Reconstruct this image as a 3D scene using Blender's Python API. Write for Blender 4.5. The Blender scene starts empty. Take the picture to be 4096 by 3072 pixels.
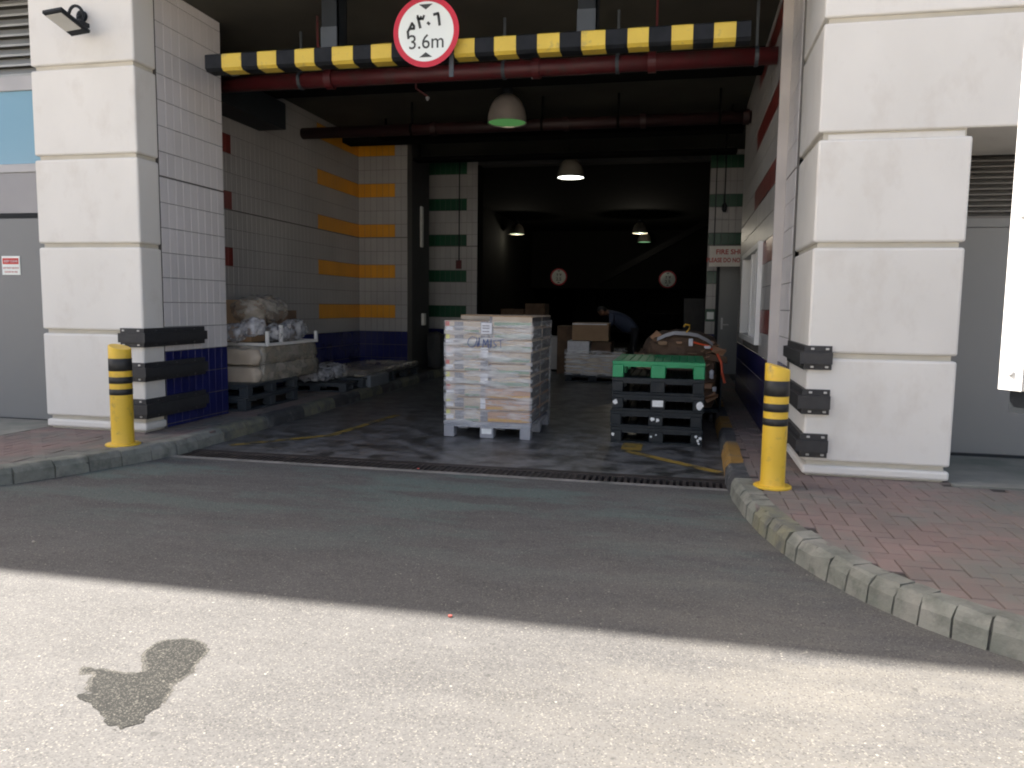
import bpy, bmesh, math, random
from mathutils import Vector, Matrix, noise
random.seed(7)
R = math.radians
S = bpy.context.scene
COL = S.collection

# ------------------------------------------------------------------ camera
cam = bpy.data.objects.new('camera', bpy.data.cameras.new('camera'))
COL.objects.link(cam)
S.camera = cam
cam.data.sensor_width = 36
cam.data.lens = 773.415 / 1024 * 36
cam.data.clip_start = 0.05
cam.data.clip_end = 1000
yaw, pitch, roll = R(-12.37738), R(5.77012), R(-0.74778)
fwd = Vector((math.sin(yaw) * math.cos(pitch), math.cos(yaw) * math.cos(pitch), -math.sin(pitch)))
rt = Vector((math.cos(yaw), -math.sin(yaw), 0))
dn = fwd.cross(rt)
r2 = math.cos(roll) * rt + math.sin(roll) * dn
d2 = -math.sin(roll) * rt + math.cos(roll) * dn
m = Matrix((r2, -d2, -fwd)).transposed().to_4x4()
m.translation = (0, 0, 1.4)
cam.matrix_world = m
CAM = Vector((0, 0, 1.4))

# ------------------------------------------------------------------ light
SUN_EL = R(50)
SUN_H = Vector((-0.93, 0.37)).normalized()
sdir = Vector((SUN_H.x * math.cos(SUN_EL), SUN_H.y * math.cos(SUN_EL), math.sin(SUN_EL)))
w = bpy.data.worlds.new('World')
S.world = w
w.use_nodes = True
nt = w.node_tree
sky = nt.nodes.new('ShaderNodeTexSky')
sky.sky_type = 'NISHITA'
sky.sun_disc = False
sky.sun_elevation = SUN_EL
sky.sun_rotation = math.atan2(SUN_H.x, SUN_H.y)
sky.dust_density = 6.0
sky.ozone_density = 0.3
sky.air_density = 0.9
bg = nt.nodes['Background']
bg.inputs['Strength'].default_value = 0.068
nt.links.new(sky.outputs[0], bg.inputs[0])
sun = bpy.data.objects.new('sun', bpy.data.lights.new('sun', 'SUN'))
COL.objects.link(sun)
sun.data.energy = 4.6
sun.data.angle = R(0.55)
sun.data.color = (1.0, 0.94, 0.87)
sun.rotation_euler = sdir.to_track_quat('Z', 'Y').to_euler()
S.view_settings.view_transform = 'Standard'
S.view_settings.look = 'None'
S.view_settings.gamma = 1
S.view_settings.use_curve_mapping = False
S.view_settings.exposure = 2.14
S.render.engine = 'CYCLES'
S.cycles.max_bounces = 8
S.cycles.diffuse_bounces = 5
S.cycles.transparent_max_bounces = 16
S.cycles.use_denoising = True
S.cycles.filter_width = 2.0

# ------------------------------------------------------------------ materials
def mat(name, c1, c2=None, rough=0.6, ns=2.0, bump=0.0, bs=80.0, metal=0.0, spec=0.5, rnd=0.0, dirt=None, ds=1.5, dlo=0.5, dhi=0.75, det=6, stretch=None, coat=0.0):
    m = bpy.data.materials.new(name)
    m.use_nodes = True
    t = m.node_tree
    N, L = t.nodes, t.links
    b = N['Principled BSDF']
    b.inputs['Roughness'].default_value = rough
    b.inputs['Metallic'].default_value = metal
    b.inputs['Specular IOR Level'].default_value = spec
    b.inputs['Coat Weight'].default_value = coat
    g = N.new('ShaderNodeNewGeometry')
    vec = g.outputs['Position']
    if stretch:
        mp = N.new('ShaderNodeMapping')
        mp.inputs['Scale'].default_value = stretch
        L.new(vec, mp.inputs['Vector'])
        vec = mp.outputs[0]
    nz = N.new('ShaderNodeTexNoise')
    nz.inputs['Scale'].default_value = ns
    nz.inputs['Detail'].default_value = det
    L.new(vec, nz.inputs['Vector'])
    rp = N.new('ShaderNodeValToRGB')
    rp.color_ramp.elements[0].position = 0.32
    rp.color_ramp.elements[1].position = 0.68
    c2 = c2 or tuple(x * 0.82 for x in c1)
    rp.color_ramp.elements[0].color = (*c2, 1)
    rp.color_ramp.elements[1].color = (*c1, 1)
    L.new(nz.outputs['Fac'], rp.inputs[0])
    col = rp.outputs[0]
    if dirt:
        n2 = N.new('ShaderNodeTexNoise')
        n2.inputs['Scale'].default_value = ds
        n2.inputs['Detail'].default_value = 8
        n2.inputs['Roughness'].default_value = 0.65
        L.new(vec, n2.inputs['Vector'])
        r3 = N.new('ShaderNodeMapRange')
        r3.inputs[1].default_value = dlo
        r3.inputs[2].default_value = dhi
        L.new(n2.outputs['Fac'], r3.inputs[0])
        mx = N.new('ShaderNodeMix')
        mx.data_type = 'RGBA'
        mx.inputs[7].default_value = (*dirt, 1)
        L.new(r3.outputs[0], mx.inputs[0])
        L.new(col, mx.inputs[6])
        col = mx.outputs[2]
    if rnd:
        oi = N.new('ShaderNodeObjectInfo')
        mr = N.new('ShaderNodeMapRange')
        mr.inputs[3].default_value = 1 - rnd
        mr.inputs[4].default_value = 1 + rnd * 0.6
        L.new(oi.outputs['Random'], mr.inputs[0])
        hs = N.new('ShaderNodeHueSaturation')
        L.new(mr.outputs[0], hs.inputs['Value'])
        L.new(col, hs.inputs['Color'])
        col = hs.outputs[0]
    L.new(col, b.inputs['Base Color'])
    if bump:
        nb = N.new('ShaderNodeTexNoise')
        nb.inputs['Scale'].default_value = bs
        nb.inputs['Detail'].default_value = 4
        L.new(vec, nb.inputs['Vector'])
        bp = N.new('ShaderNodeBump')
        bp.inputs['Strength'].default_value = bump
        bp.inputs['Distance'].default_value = 0.01
        L.new(nb.outputs['Fac'], bp.inputs['Height'])
        L.new(bp.outputs[0], b.inputs['Normal'])
    return m

def emit(name, col, strength):
    m = bpy.data.materials.new(name)
    m.use_nodes = True
    b = m.node_tree.nodes['Principled BSDF']
    b.inputs['Base Color'].default_value = (0.02, 0.02, 0.02, 1)
    b.inputs['Emission Color'].default_value = (*col, 1)
    b.inputs['Emission Strength'].default_value = strength
    return m

def asphalt(name, base, speck, dark, wet=False):
    m = bpy.data.materials.new(name)
    m.use_nodes = True
    t = m.node_tree
    N, L = t.nodes, t.links
    b = N['Principled BSDF']
    g = N.new('ShaderNodeNewGeometry')
    P = g.outputs['Position']
    def nz(scale, det=4, ro=0.5, vec=P):
        n = N.new('ShaderNodeTexNoise')
        n.inputs['Scale'].default_value = scale
        n.inputs['Detail'].default_value = det
        n.inputs['Roughness'].default_value = ro
        L.new(vec, n.inputs['Vector'])
        return n.outputs['Fac']
    def rg(v, a, c, lo=0.0, hi=1.0):
        n = N.new('ShaderNodeMapRange')
        n.inputs[1].default_value = a
        n.inputs[2].default_value = c
        n.inputs[3].default_value = lo
        n.inputs[4].default_value = hi
        L.new(v, n.inputs[0])
        return n.outputs[0]
    def mix(f, a, c, mode='MIX'):
        n = N.new('ShaderNodeMix')
        n.data_type = 'RGBA'
        n.blend_type = mode
        for i, v in ((0, f), (6, a), (7, c)):
            if hasattr(v, 'is_linked'):
                L.new(v, n.inputs[i])
            elif i == 0:
                n.inputs[0].default_value = v
            else:
                n.inputs[i].default_value = (*v, 1)
        return n.outputs[2]
    big = rg(nz(0.55, 7, 0.6), 0.35, 0.65)
    c = mix(big, base, tuple(x * 0.80 for x in base))
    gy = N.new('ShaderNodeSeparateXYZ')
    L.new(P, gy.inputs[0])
    bay_mask = rg(gy.outputs[1], 2.2, 4.6, 0.35, 1.0)      # mottling grows stronger towards the bay
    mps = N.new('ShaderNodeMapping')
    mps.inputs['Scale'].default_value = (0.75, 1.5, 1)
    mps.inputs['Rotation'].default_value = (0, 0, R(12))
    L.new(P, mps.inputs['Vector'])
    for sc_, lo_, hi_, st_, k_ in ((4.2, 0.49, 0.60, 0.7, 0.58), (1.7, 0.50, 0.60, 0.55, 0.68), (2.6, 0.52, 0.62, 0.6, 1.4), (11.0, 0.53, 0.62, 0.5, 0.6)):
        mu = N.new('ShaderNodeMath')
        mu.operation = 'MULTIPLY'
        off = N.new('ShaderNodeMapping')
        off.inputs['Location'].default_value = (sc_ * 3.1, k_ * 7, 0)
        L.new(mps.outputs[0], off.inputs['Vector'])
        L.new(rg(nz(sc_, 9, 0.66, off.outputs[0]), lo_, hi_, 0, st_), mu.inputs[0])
        L.new(bay_mask, mu.inputs[1])
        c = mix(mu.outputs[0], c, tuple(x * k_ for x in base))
    # streaks of tyre polish and old spills, drawn out along the street
    mp = N.new('ShaderNodeMapping')
    mp.inputs['Scale'].default_value = (0.5, 1.6, 1)
    L.new(P, mp.inputs['Vector'])
    c = mix(rg(nz(1.6, 9, 0.68, mp.outputs[0]), 0.5, 0.66, 0, 0.75), c, tuple(x * 0.55 for x in base))
    cv = N.new('ShaderNodeTexVoronoi')
    cv.feature = 'DISTANCE_TO_EDGE'
    cv.inputs['Scale'].default_value = 0.55
    wv = N.new('ShaderNodeMix')
    wv.data_type = 'VECTOR'
    wv.inputs[0].default_value = 0.12
    nn = N.new('ShaderNodeTexNoise')
    nn.inputs['Scale'].default_value = 3.0
    nn.inputs['Detail'].default_value = 8
    L.new(P, nn.inputs['Vector'])
    L.new(P, wv.inputs[4])
    L.new(nn.outputs['Color'], wv.inputs[5])
    L.new(wv.outputs[1], cv.inputs['Vector'])
    ck = N.new('ShaderNodeMath')
    ck.operation = 'MULTIPLY'
    L.new(rg(cv.outputs['Distance'], 0.0045, 0.001), ck.inputs[0])
    s0 = N.new('ShaderNodeSeparateXYZ')
    L.new(P, s0.inputs[0])
    c0 = N.new('ShaderNodeMath')
    c0.operation = 'MULTIPLY'
    L.new(rg(nz(0.8, 4), 0.48, 0.56, 0, 0.6), c0.inputs[0])
    L.new(rg(s0.outputs[1], 3.2, 3.7), c0.inputs[1])
    L.new(c0.outputs[0], ck.inputs[1])
    c = mix(ck.outputs[0], c, tuple(x * 0.35 for x in base))
    # faint curved tyre tracks turning into the bay
    ws = N.new('ShaderNodeTexWave')
    ws.wave_type = 'RINGS'
    ws.rings_direction = 'Z'
    ws.inputs['Scale'].default_value = 0.34
    ws.inputs['Distortion'].default_value = 1.4
    ws.inputs['Detail'].default_value = 3
    ws.inputs['Detail Scale'].default_value = 1.2
    m5 = N.new('ShaderNodeMapping')
    m5.inputs['Location'].default_value = (4.5, -7.5, 0)
    L.new(P, m5.inputs['Vector'])
    L.new(m5.outputs[0], ws.inputs['Vector'])
    tr = N.new('ShaderNodeMath')
    tr.operation = 'MULTIPLY'
    L.new(rg(ws.outputs['Fac'], 0.72, 0.98), tr.inputs[0])
    L.new(rg(nz(1.3, 6, 0.6), 0.42, 0.62, 0, 0.45), tr.inputs[1])
    c = mix(tr.outputs[0], c, tuple(x * 0.6 for x in base))
    # bluish green mineral bloom
    if not wet:
        sp = N.new('ShaderNodeSeparateXYZ')
        L.new(P, sp.inputs[0])
        band = rg(sp.outputs[1], 3.6, 5.4, 0, 0.85)
        mm = N.new('ShaderNodeMath')
        mm.operation = 'MULTIPLY'
        L.new(band, mm.inputs[0])
        L.new(rg(nz(1.5, 8, 0.68, mp.outputs[0]), 0.47, 0.58), mm.inputs[1])
        c = mix(mm.outputs[0], c, (0.085, 0.138, 0.124))
        # pale dusty wear swept against the right kerb
        bx = rg(sp.outputs[0], -0.9, 0.6, 0, 1.0)
        m3 = N.new('ShaderNodeMath')
        m3.operation = 'MULTIPLY'
        L.new(bx, m3.inputs[0])
        L.new(rg(nz(1.7, 8, 0.66, mp.outputs[0]), 0.42, 0.6, 0, 0.75), m3.inputs[1])
        c = mix(m3.outputs[0], c, (0.15, 0.14, 0.12))
    # fine aggregate
    v = N.new('ShaderNodeTexVoronoi')
    v.inputs['Scale'].default_value = 180 if not wet else 230
    L.new(P, v.inputs['Vector'])
    sv = N.new('ShaderNodeSeparateColor')
    L.new(v.outputs['Color'], sv.inputs[0])
    c = mix(rg(sv.outputs[0], 0.0, 1.0, 0, 0.75), c, tuple(x * 1.42 for x in base))
    c = mix(rg(sv.outputs[1], 0.7 if wet else 0.9, 0.96, 0, 0.9 if wet else 0.6), c, speck)
    v2 = N.new('ShaderNodeTexVoronoi')
    v2.inputs['Scale'].default_value = 48
    L.new(P, v2.inputs['Vector'])
    s2 = N.new('ShaderNodeSeparateColor')
    L.new(v2.outputs['Color'], s2.inputs[0])
    f2 = N.new('ShaderNodeMath')
    f2.operation = 'MULTIPLY'
    L.new(rg(s2.outputs[0], 0.978, 0.985), f2.inputs[0])
    L.new(rg(v2.outputs['Distance'], 0.3, 0.18), f2.inputs[1])
    c = mix(f2.outputs[0], c, tuple(min(0.8, x * 1.25) for x in speck))
    c = mix(rg(sv.outputs[2], 0.84, 0.95, 0, 0.6), c, dark)
    # scattered dark spots (gum, oil drips)
    v4 = N.new('ShaderNodeTexVoronoi')
    v4.inputs['Scale'].default_value = 7.5
    L.new(P, v4.inputs['Vector'])
    s4 = N.new('ShaderNodeSeparateColor')
    L.new(v4.outputs['Color'], s4.inputs[0])
    f4 = N.new('ShaderNodeMath')
    f4.operation = 'MULTIPLY'
    L.new(rg(s4.outputs[0], 0.55, 0.57, 0, 0.5), f4.inputs[0])
    a4 = N.new('ShaderNodeMath')
    a4.operation = 'ADD'
    L.new(v4.outputs['Distance'], a4.inputs[0])
    L.new(rg(nz(30, 3), 0, 1, -0.09, 0.09), a4.inputs[1])
    L.new(rg(a4.outputs[0], 0.11, 0.05), f4.inputs[1])
    c = mix(f4.outputs[0], c, tuple(x * 0.4 for x in base))
    L.new(c, b.inputs['Base Color'])
    b.inputs['Roughness'].default_value = 0.7 if wet else 0.85
    b.inputs['Specular IOR Level'].default_value = 0.12 if wet else 0.3
    bp = N.new('ShaderNodeBump')
    bp.inputs['Strength'].default_value = 0.2
    bp.inputs['Distance'].default_value = 0.003
    L.new(sv.outputs[0], bp.inputs['Height'])
    L.new(bp.outputs[0], b.inputs['Normal'])
    return m

def film_mat(name, lo, hi, sc=(1.2, 1.2, 9), col=(0.85, 0.87, 0.9)):
    m = bpy.data.materials.new(name)
    m.use_nodes = True
    t = m.node_tree
    N, L = t.nodes, t.links
    b = N['Principled BSDF']
    b.inputs['Base Color'].default_value = (*col, 1)
    b.inputs['Roughness'].default_value = 0.18
    b.inputs['Specular IOR Level'].default_value = 0.8
    g = N.new('ShaderNodeNewGeometry')
    mp = N.new('ShaderNodeMapping')
    mp.inputs['Scale'].default_value = sc
    mp.inputs['Rotation'].default_value = (0, R(9), 0)
    L.new(g.outputs['Position'], mp.inputs['Vector'])
    n = N.new('ShaderNodeTexNoise')
    n.inputs['Scale'].default_value = 2.6
    n.inputs['Detail'].default_value = 7
    L.new(mp.outputs[0], n.inputs['Vector'])
    r = N.new('ShaderNodeMapRange')
    r.inputs[1].default_value = 0.4
    r.inputs[2].default_value = 0.7
    r.inputs[3].default_value = lo
    r.inputs[4].default_value = hi
    L.new(n.outputs['Fac'], r.inputs[0])
    L.new(r.outputs[0], b.inputs['Alpha'])
    bp = N.new('ShaderNodeBump')
    bp.inputs['Strength'].default_value = 0.6
    bp.inputs['Distance'].default_value = 0.02
    L.new(n.outputs['Fac'], bp.inputs['Height'])
    L.new(bp.outputs[0], b.inputs['Normal'])
    return m

MT = {}
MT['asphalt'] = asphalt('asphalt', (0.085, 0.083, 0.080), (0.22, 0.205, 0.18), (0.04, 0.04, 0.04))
MT['wet'] = asphalt('wet_asphalt', (0.015, 0.0155, 0.014), (0.095, 0.09, 0.078), (0.01, 0.01, 0.009), wet=True)
MT['sand'] = mat('pale_sand', (0.60, 0.53, 0.43), (0.54, 0.47, 0.38), 0.95, 0.5)
MT['damp'] = asphalt('damp_asphalt', (0.045, 0.044, 0.04), (0.15, 0.14, 0.12), (0.02, 0.02, 0.019), wet=True)
MT['floor'] = mat('worn_concrete_floor', (0.19, 0.19, 0.19), (0.055, 0.055, 0.054), 0.38, 5.5, 0.3, 30, dirt=(0.025, 0.024, 0.022), ds=3.2, dlo=0.47, dhi=0.62, det=10)
MT['dark_floor'] = mat('dark_floor', (0.022, 0.019, 0.017), None, 0.6)
MT['stone'] = mat('cream_cladding', (0.77, 0.745, 0.69), (0.72, 0.695, 0.64), 0.55, 1.5, 0.06, 30, dirt=(0.62, 0.575, 0.51), ds=2.2, dlo=0.52, dhi=0.85, rnd=0.03, stretch=(1.2, 1.2, 0.8))
for n_ in MT['stone'].node_tree.nodes:
    if n_.type == 'TEX_NOISE' and n_.inputs['Detail'].default_value == 8: n_.inputs['Scale'].default_value = 2.6
MT['stone_joint'] = mat('cladding_joint', (0.60, 0.565, 0.48), None, 0.8)
MT['grout'] = mat('grout', (0.14, 0.13, 0.118), None, 0.85)
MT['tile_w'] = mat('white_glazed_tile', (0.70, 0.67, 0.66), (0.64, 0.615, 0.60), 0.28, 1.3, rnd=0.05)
MT['tile_wi'] = mat('grimy_white_tile', (0.40, 0.39, 0.375), (0.32, 0.31, 0.30), 0.35, 0.9, rnd=0.05)  # interior shade painted in: darker copy of the white tile
MT['tile_b'] = mat('blue_glazed_tile', (0.016, 0.02, 0.115), (0.012, 0.014, 0.08), 0.25, 2, rnd=0.12)
MT['tile_r'] = mat('red_glazed_tile', (0.19, 0.028, 0.022), None, 0.3, 2, rnd=0.08)
MT['tile_y'] = mat('yellow_glazed_tile', (0.75, 0.33, 0.02), None, 0.3, 2, rnd=0.06)
MT['tile_g'] = mat('green_glazed_tile', (0.010, 0.075, 0.035), None, 0.3, 2, rnd=0.08)
MT['conc'] = mat('concrete', (0.34, 0.32, 0.28), (0.27, 0.255, 0.23), 0.85, 4, 0.3, 60)
MT['ceil'] = mat('ceiling_paint', (0.075, 0.07, 0.052), (0.05, 0.046, 0.036), 0.8, 1.2)
MT['darkwall'] = mat('dark_wall', (0.045, 0.045, 0.043), None, 0.8)
MT['kerb'] = mat('kerb_concrete', (0.255, 0.25, 0.215), (0.17, 0.18, 0.15), 0.85, 5, 0.5, 45, rnd=0.12, dirt=(0.115, 0.12, 0.10), ds=9, dlo=0.46, dhi=0.7, det=10)
MT['kerb_y'] = mat('kerb_yellow_paint', (0.42, 0.235, 0.05), (0.30, 0.17, 0.045), 0.7, 5, 0.4, 45, rnd=0.06, dirt=(0.14, 0.13, 0.11), ds=5, dlo=0.5, dhi=0.68)
MT['kerb_f'] = mat('kerb_faded_paint', (0.21, 0.20, 0.13), (0.17, 0.175, 0.13), 0.8, 7, 0.4, 45, rnd=0.06, dirt=(0.11, 0.11, 0.10), ds=5, dlo=0.42, dhi=0.6)
MT['kerb_k'] = mat('kerb_black_paint', (0.07, 0.073, 0.075), (0.05, 0.05, 0.052), 0.7, 5, 0.4, 45, rnd=0.1, dirt=(0.17, 0.17, 0.16), ds=5, dlo=0.5, dhi=0.72)
MT['mortar'] = mat('joint_mortar', (0.10, 0.10, 0.085), (0.055, 0.055, 0.05), 0.9, 20)
MT['paver'] = mat('red_paver', (0.225, 0.16, 0.142), (0.185, 0.145, 0.128), 0.85, 3, 0.35, 90, rnd=0.10, dirt=(0.155, 0.158, 0.138), ds=1.3, dlo=0.45, dhi=0.66)
MT['sandbed'] = mat('joint_sand', (0.05, 0.045, 0.04), None, 0.95, 8)
MT['yel'] = mat('yellow_paint', (0.80, 0.52, 0.045), (0.70, 0.44, 0.035), 0.42, 3, 0.08, 30, dirt=(0.36, 0.24, 0.06), ds=11, dlo=0.56, dhi=0.76)
MT['blk'] = mat('black_tape', (0.02, 0.02, 0.019), None, 0.5, 8, 0.1, 60)
MT['bar_y'] = mat('bar_yellow', (0.70, 0.51, 0.07), (0.62, 0.44, 0.06), 0.55, 5, dirt=(0.3, 0.23, 0.09), ds=10, dlo=0.55, dhi=0.76)
MT['bar_k'] = mat('bar_black', (0.009, 0.011, 0.014), (0.016, 0.018, 0.022), 0.6, 12, spec=0.2)
MT['rubber'] = mat('black_rubber', (0.024, 0.024, 0.026), (0.035, 0.035, 0.036), 0.55, 14, 0.15, 90)
MT['steel'] = mat('steel', (0.5, 0.5, 0.5), None, 0.4, 10, metal=0.8)
MT['dbolt'] = mat('dull_bolt', (0.12, 0.12, 0.12), None, 0.5, metal=0.5)
MT['dsteel'] = mat('dark_painted_steel', (0.018, 0.022, 0.026), None, 0.6, 5, spec=0.25)
MT['lsteel'] = mat('grey_primed_steel', (0.055, 0.065, 0.075), None, 0.5, 5)
MT['galv'] = mat('galvanised', (0.7, 0.69, 0.66), (0.5, 0.5, 0.49), 0.45, 9, metal=0.15)
MT['white'] = mat('white_paint', (0.82, 0.81, 0.78), (0.78, 0.77, 0.74), 0.4, 3)
MT['door'] = mat('grey_door_paint', (0.20, 0.205, 0.205), (0.185, 0.19, 0.19), 0.42, 0.8)
MT['frame'] = mat('aluminium_frame', (0.50, 0.49, 0.49), None, 0.4, 2)
MT['panelg'] = mat('grey_transom_panel', (0.34, 0.33, 0.335), None, 0.35, 1)
MT['void'] = mat('louvre_recess', (0.06, 0.06, 0.052), None, 0.8)
MT['slat'] = mat('louvre_slat', (0.42, 0.43, 0.42), None, 0.4, 3)
MT['slat_d'] = mat('grey_louvre_slat', (0.19, 0.185, 0.175), None, 0.5, 3)
MT['glass_b'] = mat('blue_glazing', (0.24, 0.42, 0.53), (0.22, 0.40, 0.51), 0.12, 0.7)
MT['red'] = mat('red_sign_paint', (0.62, 0.02, 0.045), None, 0.4, 2)
MT['signw'] = mat('sign_white', (0.82, 0.86, 0.82), (0.78, 0.82, 0.79), 0.4, 2)
MT['ink'] = mat('sign_ink', (0.05, 0.055, 0.05), None, 0.5)
MT['rink'] = mat('sign_red_ink', (0.5, 0.05, 0.04), None, 0.5)
MT['lred'] = mat('label_red', (0.62, 0.05, 0.04), None, 0.5)
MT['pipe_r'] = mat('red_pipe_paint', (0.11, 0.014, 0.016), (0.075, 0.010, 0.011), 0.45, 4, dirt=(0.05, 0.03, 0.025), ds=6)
MT['pipe_d'] = mat('sooty_red_pipe', (0.022, 0.004, 0.004), (0.015, 0.003, 0.003), 0.6, 4)  # darker copy of the red pipe paint; the deep bay's shade in its colour
MT['plast_g'] = mat('green_plastic', (0.018, 0.30, 0.12), (0.015, 0.26, 0.10), 0.45, 6)
MT['plast_k'] = mat('black_plastic', (0.024, 0.029, 0.032), (0.018, 0.022, 0.025), 0.6, 5, spec=0.3, dirt=(0.05, 0.05, 0.05), ds=7, dlo=0.55, dhi=0.8)
MT['plast_gy'] = mat('grey_plastic', (0.33, 0.34, 0.37), (0.27, 0.28, 0.31), 0.5, 5)
MT['plast_gb'] = mat('mid_grey_plastic', (0.2, 0.22, 0.24), None, 0.5, 5)
MT['plast_gd'] = mat('blue_grey_plastic', (0.045, 0.055, 0.065), None, 0.5, 5)
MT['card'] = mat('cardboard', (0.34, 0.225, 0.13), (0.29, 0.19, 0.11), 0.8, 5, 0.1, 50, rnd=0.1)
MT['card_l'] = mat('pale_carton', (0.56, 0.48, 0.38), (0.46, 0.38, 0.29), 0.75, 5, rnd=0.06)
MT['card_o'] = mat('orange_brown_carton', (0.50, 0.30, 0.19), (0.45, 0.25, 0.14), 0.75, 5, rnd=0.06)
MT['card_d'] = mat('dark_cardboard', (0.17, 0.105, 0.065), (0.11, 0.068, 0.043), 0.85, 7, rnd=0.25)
MT['p_green'] = mat('print_green', (0.17, 0.28, 0.19), (0.26, 0.35, 0.26), 0.7, 12)
MT['p_grey'] = mat('print_grey', (0.16, 0.16, 0.18), (0.28, 0.27, 0.29), 0.7, 30)
MT['p_dark'] = mat('print_dark', (0.05, 0.052, 0.06), (0.09, 0.085, 0.08), 0.7, 9)  # colour standing in for shade on the cartons' right sides
MT['p_yel'] = mat('print_yellow', (0.62, 0.62, 0.08), (0.68, 0.66, 0.25), 0.7, 25)
MT['p_red'] = mat('print_red', (0.60, 0.13, 0.10), None, 0.7, 25)
MT['p_white'] = mat('print_white', (0.75, 0.76, 0.8), None, 0.6, 25)
MT['p_or'] = mat('print_orange', (0.62, 0.36, 0.07), None, 0.7, 25)
MT['marker'] = mat('blue_marker', (0.08, 0.12, 0.28), None, 0.6)
MT['film'] = film_mat('stretch_film', 0.14, 0.62)
MT['film2'] = film_mat('dusty_film', 0.25, 0.8, (2, 2, 3), (0.50, 0.46, 0.39))
MT['bag'] = film_mat('clear_plastic_bag', 0.3, 0.95, (4, 4, 4), (0.62, 0.62, 0.64))
MT['sack'] = mat('wrapped_bale', (0.33, 0.28, 0.21), (0.2, 0.18, 0.13), 0.5, 5, 0.5, 12, dirt=(0.2, 0.18, 0.13), ds=4)
MT['orange'] = mat('orange_strap', (0.75, 0.09, 0.02), None, 0.5)
MT['shade'] = mat('lamp_shade_metal', (0.42, 0.38, 0.34), (0.36, 0.32, 0.29), 0.3, 4, metal=0.4)
MT['shade_d'] = mat('dark_lamp_shade', (0.3, 0.27, 0.22), None, 0.4, 4, metal=0.3)
MT['lens_g'] = emit('dim_green_lens', (0.25, 0.75, 0.22), 0.05)
MT['lens_w'] = emit('lit_lamp_lens', (0.95, 1.0, 0.93), 2.6)
MT['lens_dim'] = emit('far_lamp_lens', (0.45, 1.0, 0.5), 0.12)
MT['winglass'] = mat('window_glass', (0.05, 0.055, 0.05), None, 0.08, 1)
MT['skin'] = mat('skin', (0.16, 0.08, 0.05), None, 0.5)
MT['hair'] = mat('hair', (0.01, 0.009, 0.008), None, 0.6)
MT['shirt'] = mat('blue_shirt', (0.04, 0.052, 0.095), None, 0.8, 6, 0.3, 15)
MT['trousers'] = mat('dark_trousers', (0.02, 0.02, 0.025), None, 0.8)
MT['linepaint'] = mat('worn_yellow_line', (0.46, 0.30, 0.035), (0.30, 0.20, 0.04), 0.6, 5, dirt=(0.07, 0.065, 0.05), ds=5, dlo=0.44, dhi=0.6)
MT['paintmark'] = mat('white_paint_daub', (0.85, 0.87, 0.86), None, 0.5, 20)
MT['strip'] = mat('drain_nosing', (0.27, 0.25, 0.23), (0.17, 0.165, 0.15), 0.8, 6, 0.2, 60, dirt=(0.1, 0.1, 0.09), ds=4)
MT['sootwall'] = mat('soot_dark_wall', (0.015, 0.015, 0.0137), None, 0.95, spec=0.03)  # the hall's darkness put into the colour, with almost no sheen
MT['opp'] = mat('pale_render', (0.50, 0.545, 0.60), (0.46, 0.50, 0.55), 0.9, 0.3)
MT['soot'] = mat('sooty_steel', (0.006, 0.006, 0.006), None, 0.9, spec=0.03)  # near-black colour carries the darkness of the deep interior
MT['iron'] = mat('grate_iron', (0.038, 0.03, 0.027), (0.022, 0.018, 0.017), 0.6, 8, 0.2, 60, rnd=0.25)
MT['yhook'] = mat('yellow_strap', (0.55, 0.33, 0.03), None, 0.5)
MT['conc_strip'] = mat('pale_concrete', (0.30, 0.29, 0.25), (0.22, 0.22, 0.19), 0.85, 4, 0.2, 60, dirt=(0.14, 0.17, 0.14), ds=1.5)
MT['trim'] = mat('tile_edge_trim', (0.62, 0.57, 0.53), None, 0.5)
MT['glassy'] = mat('lamp_glass', (0.62, 0.62, 0.58), None, 0.15)

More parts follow.
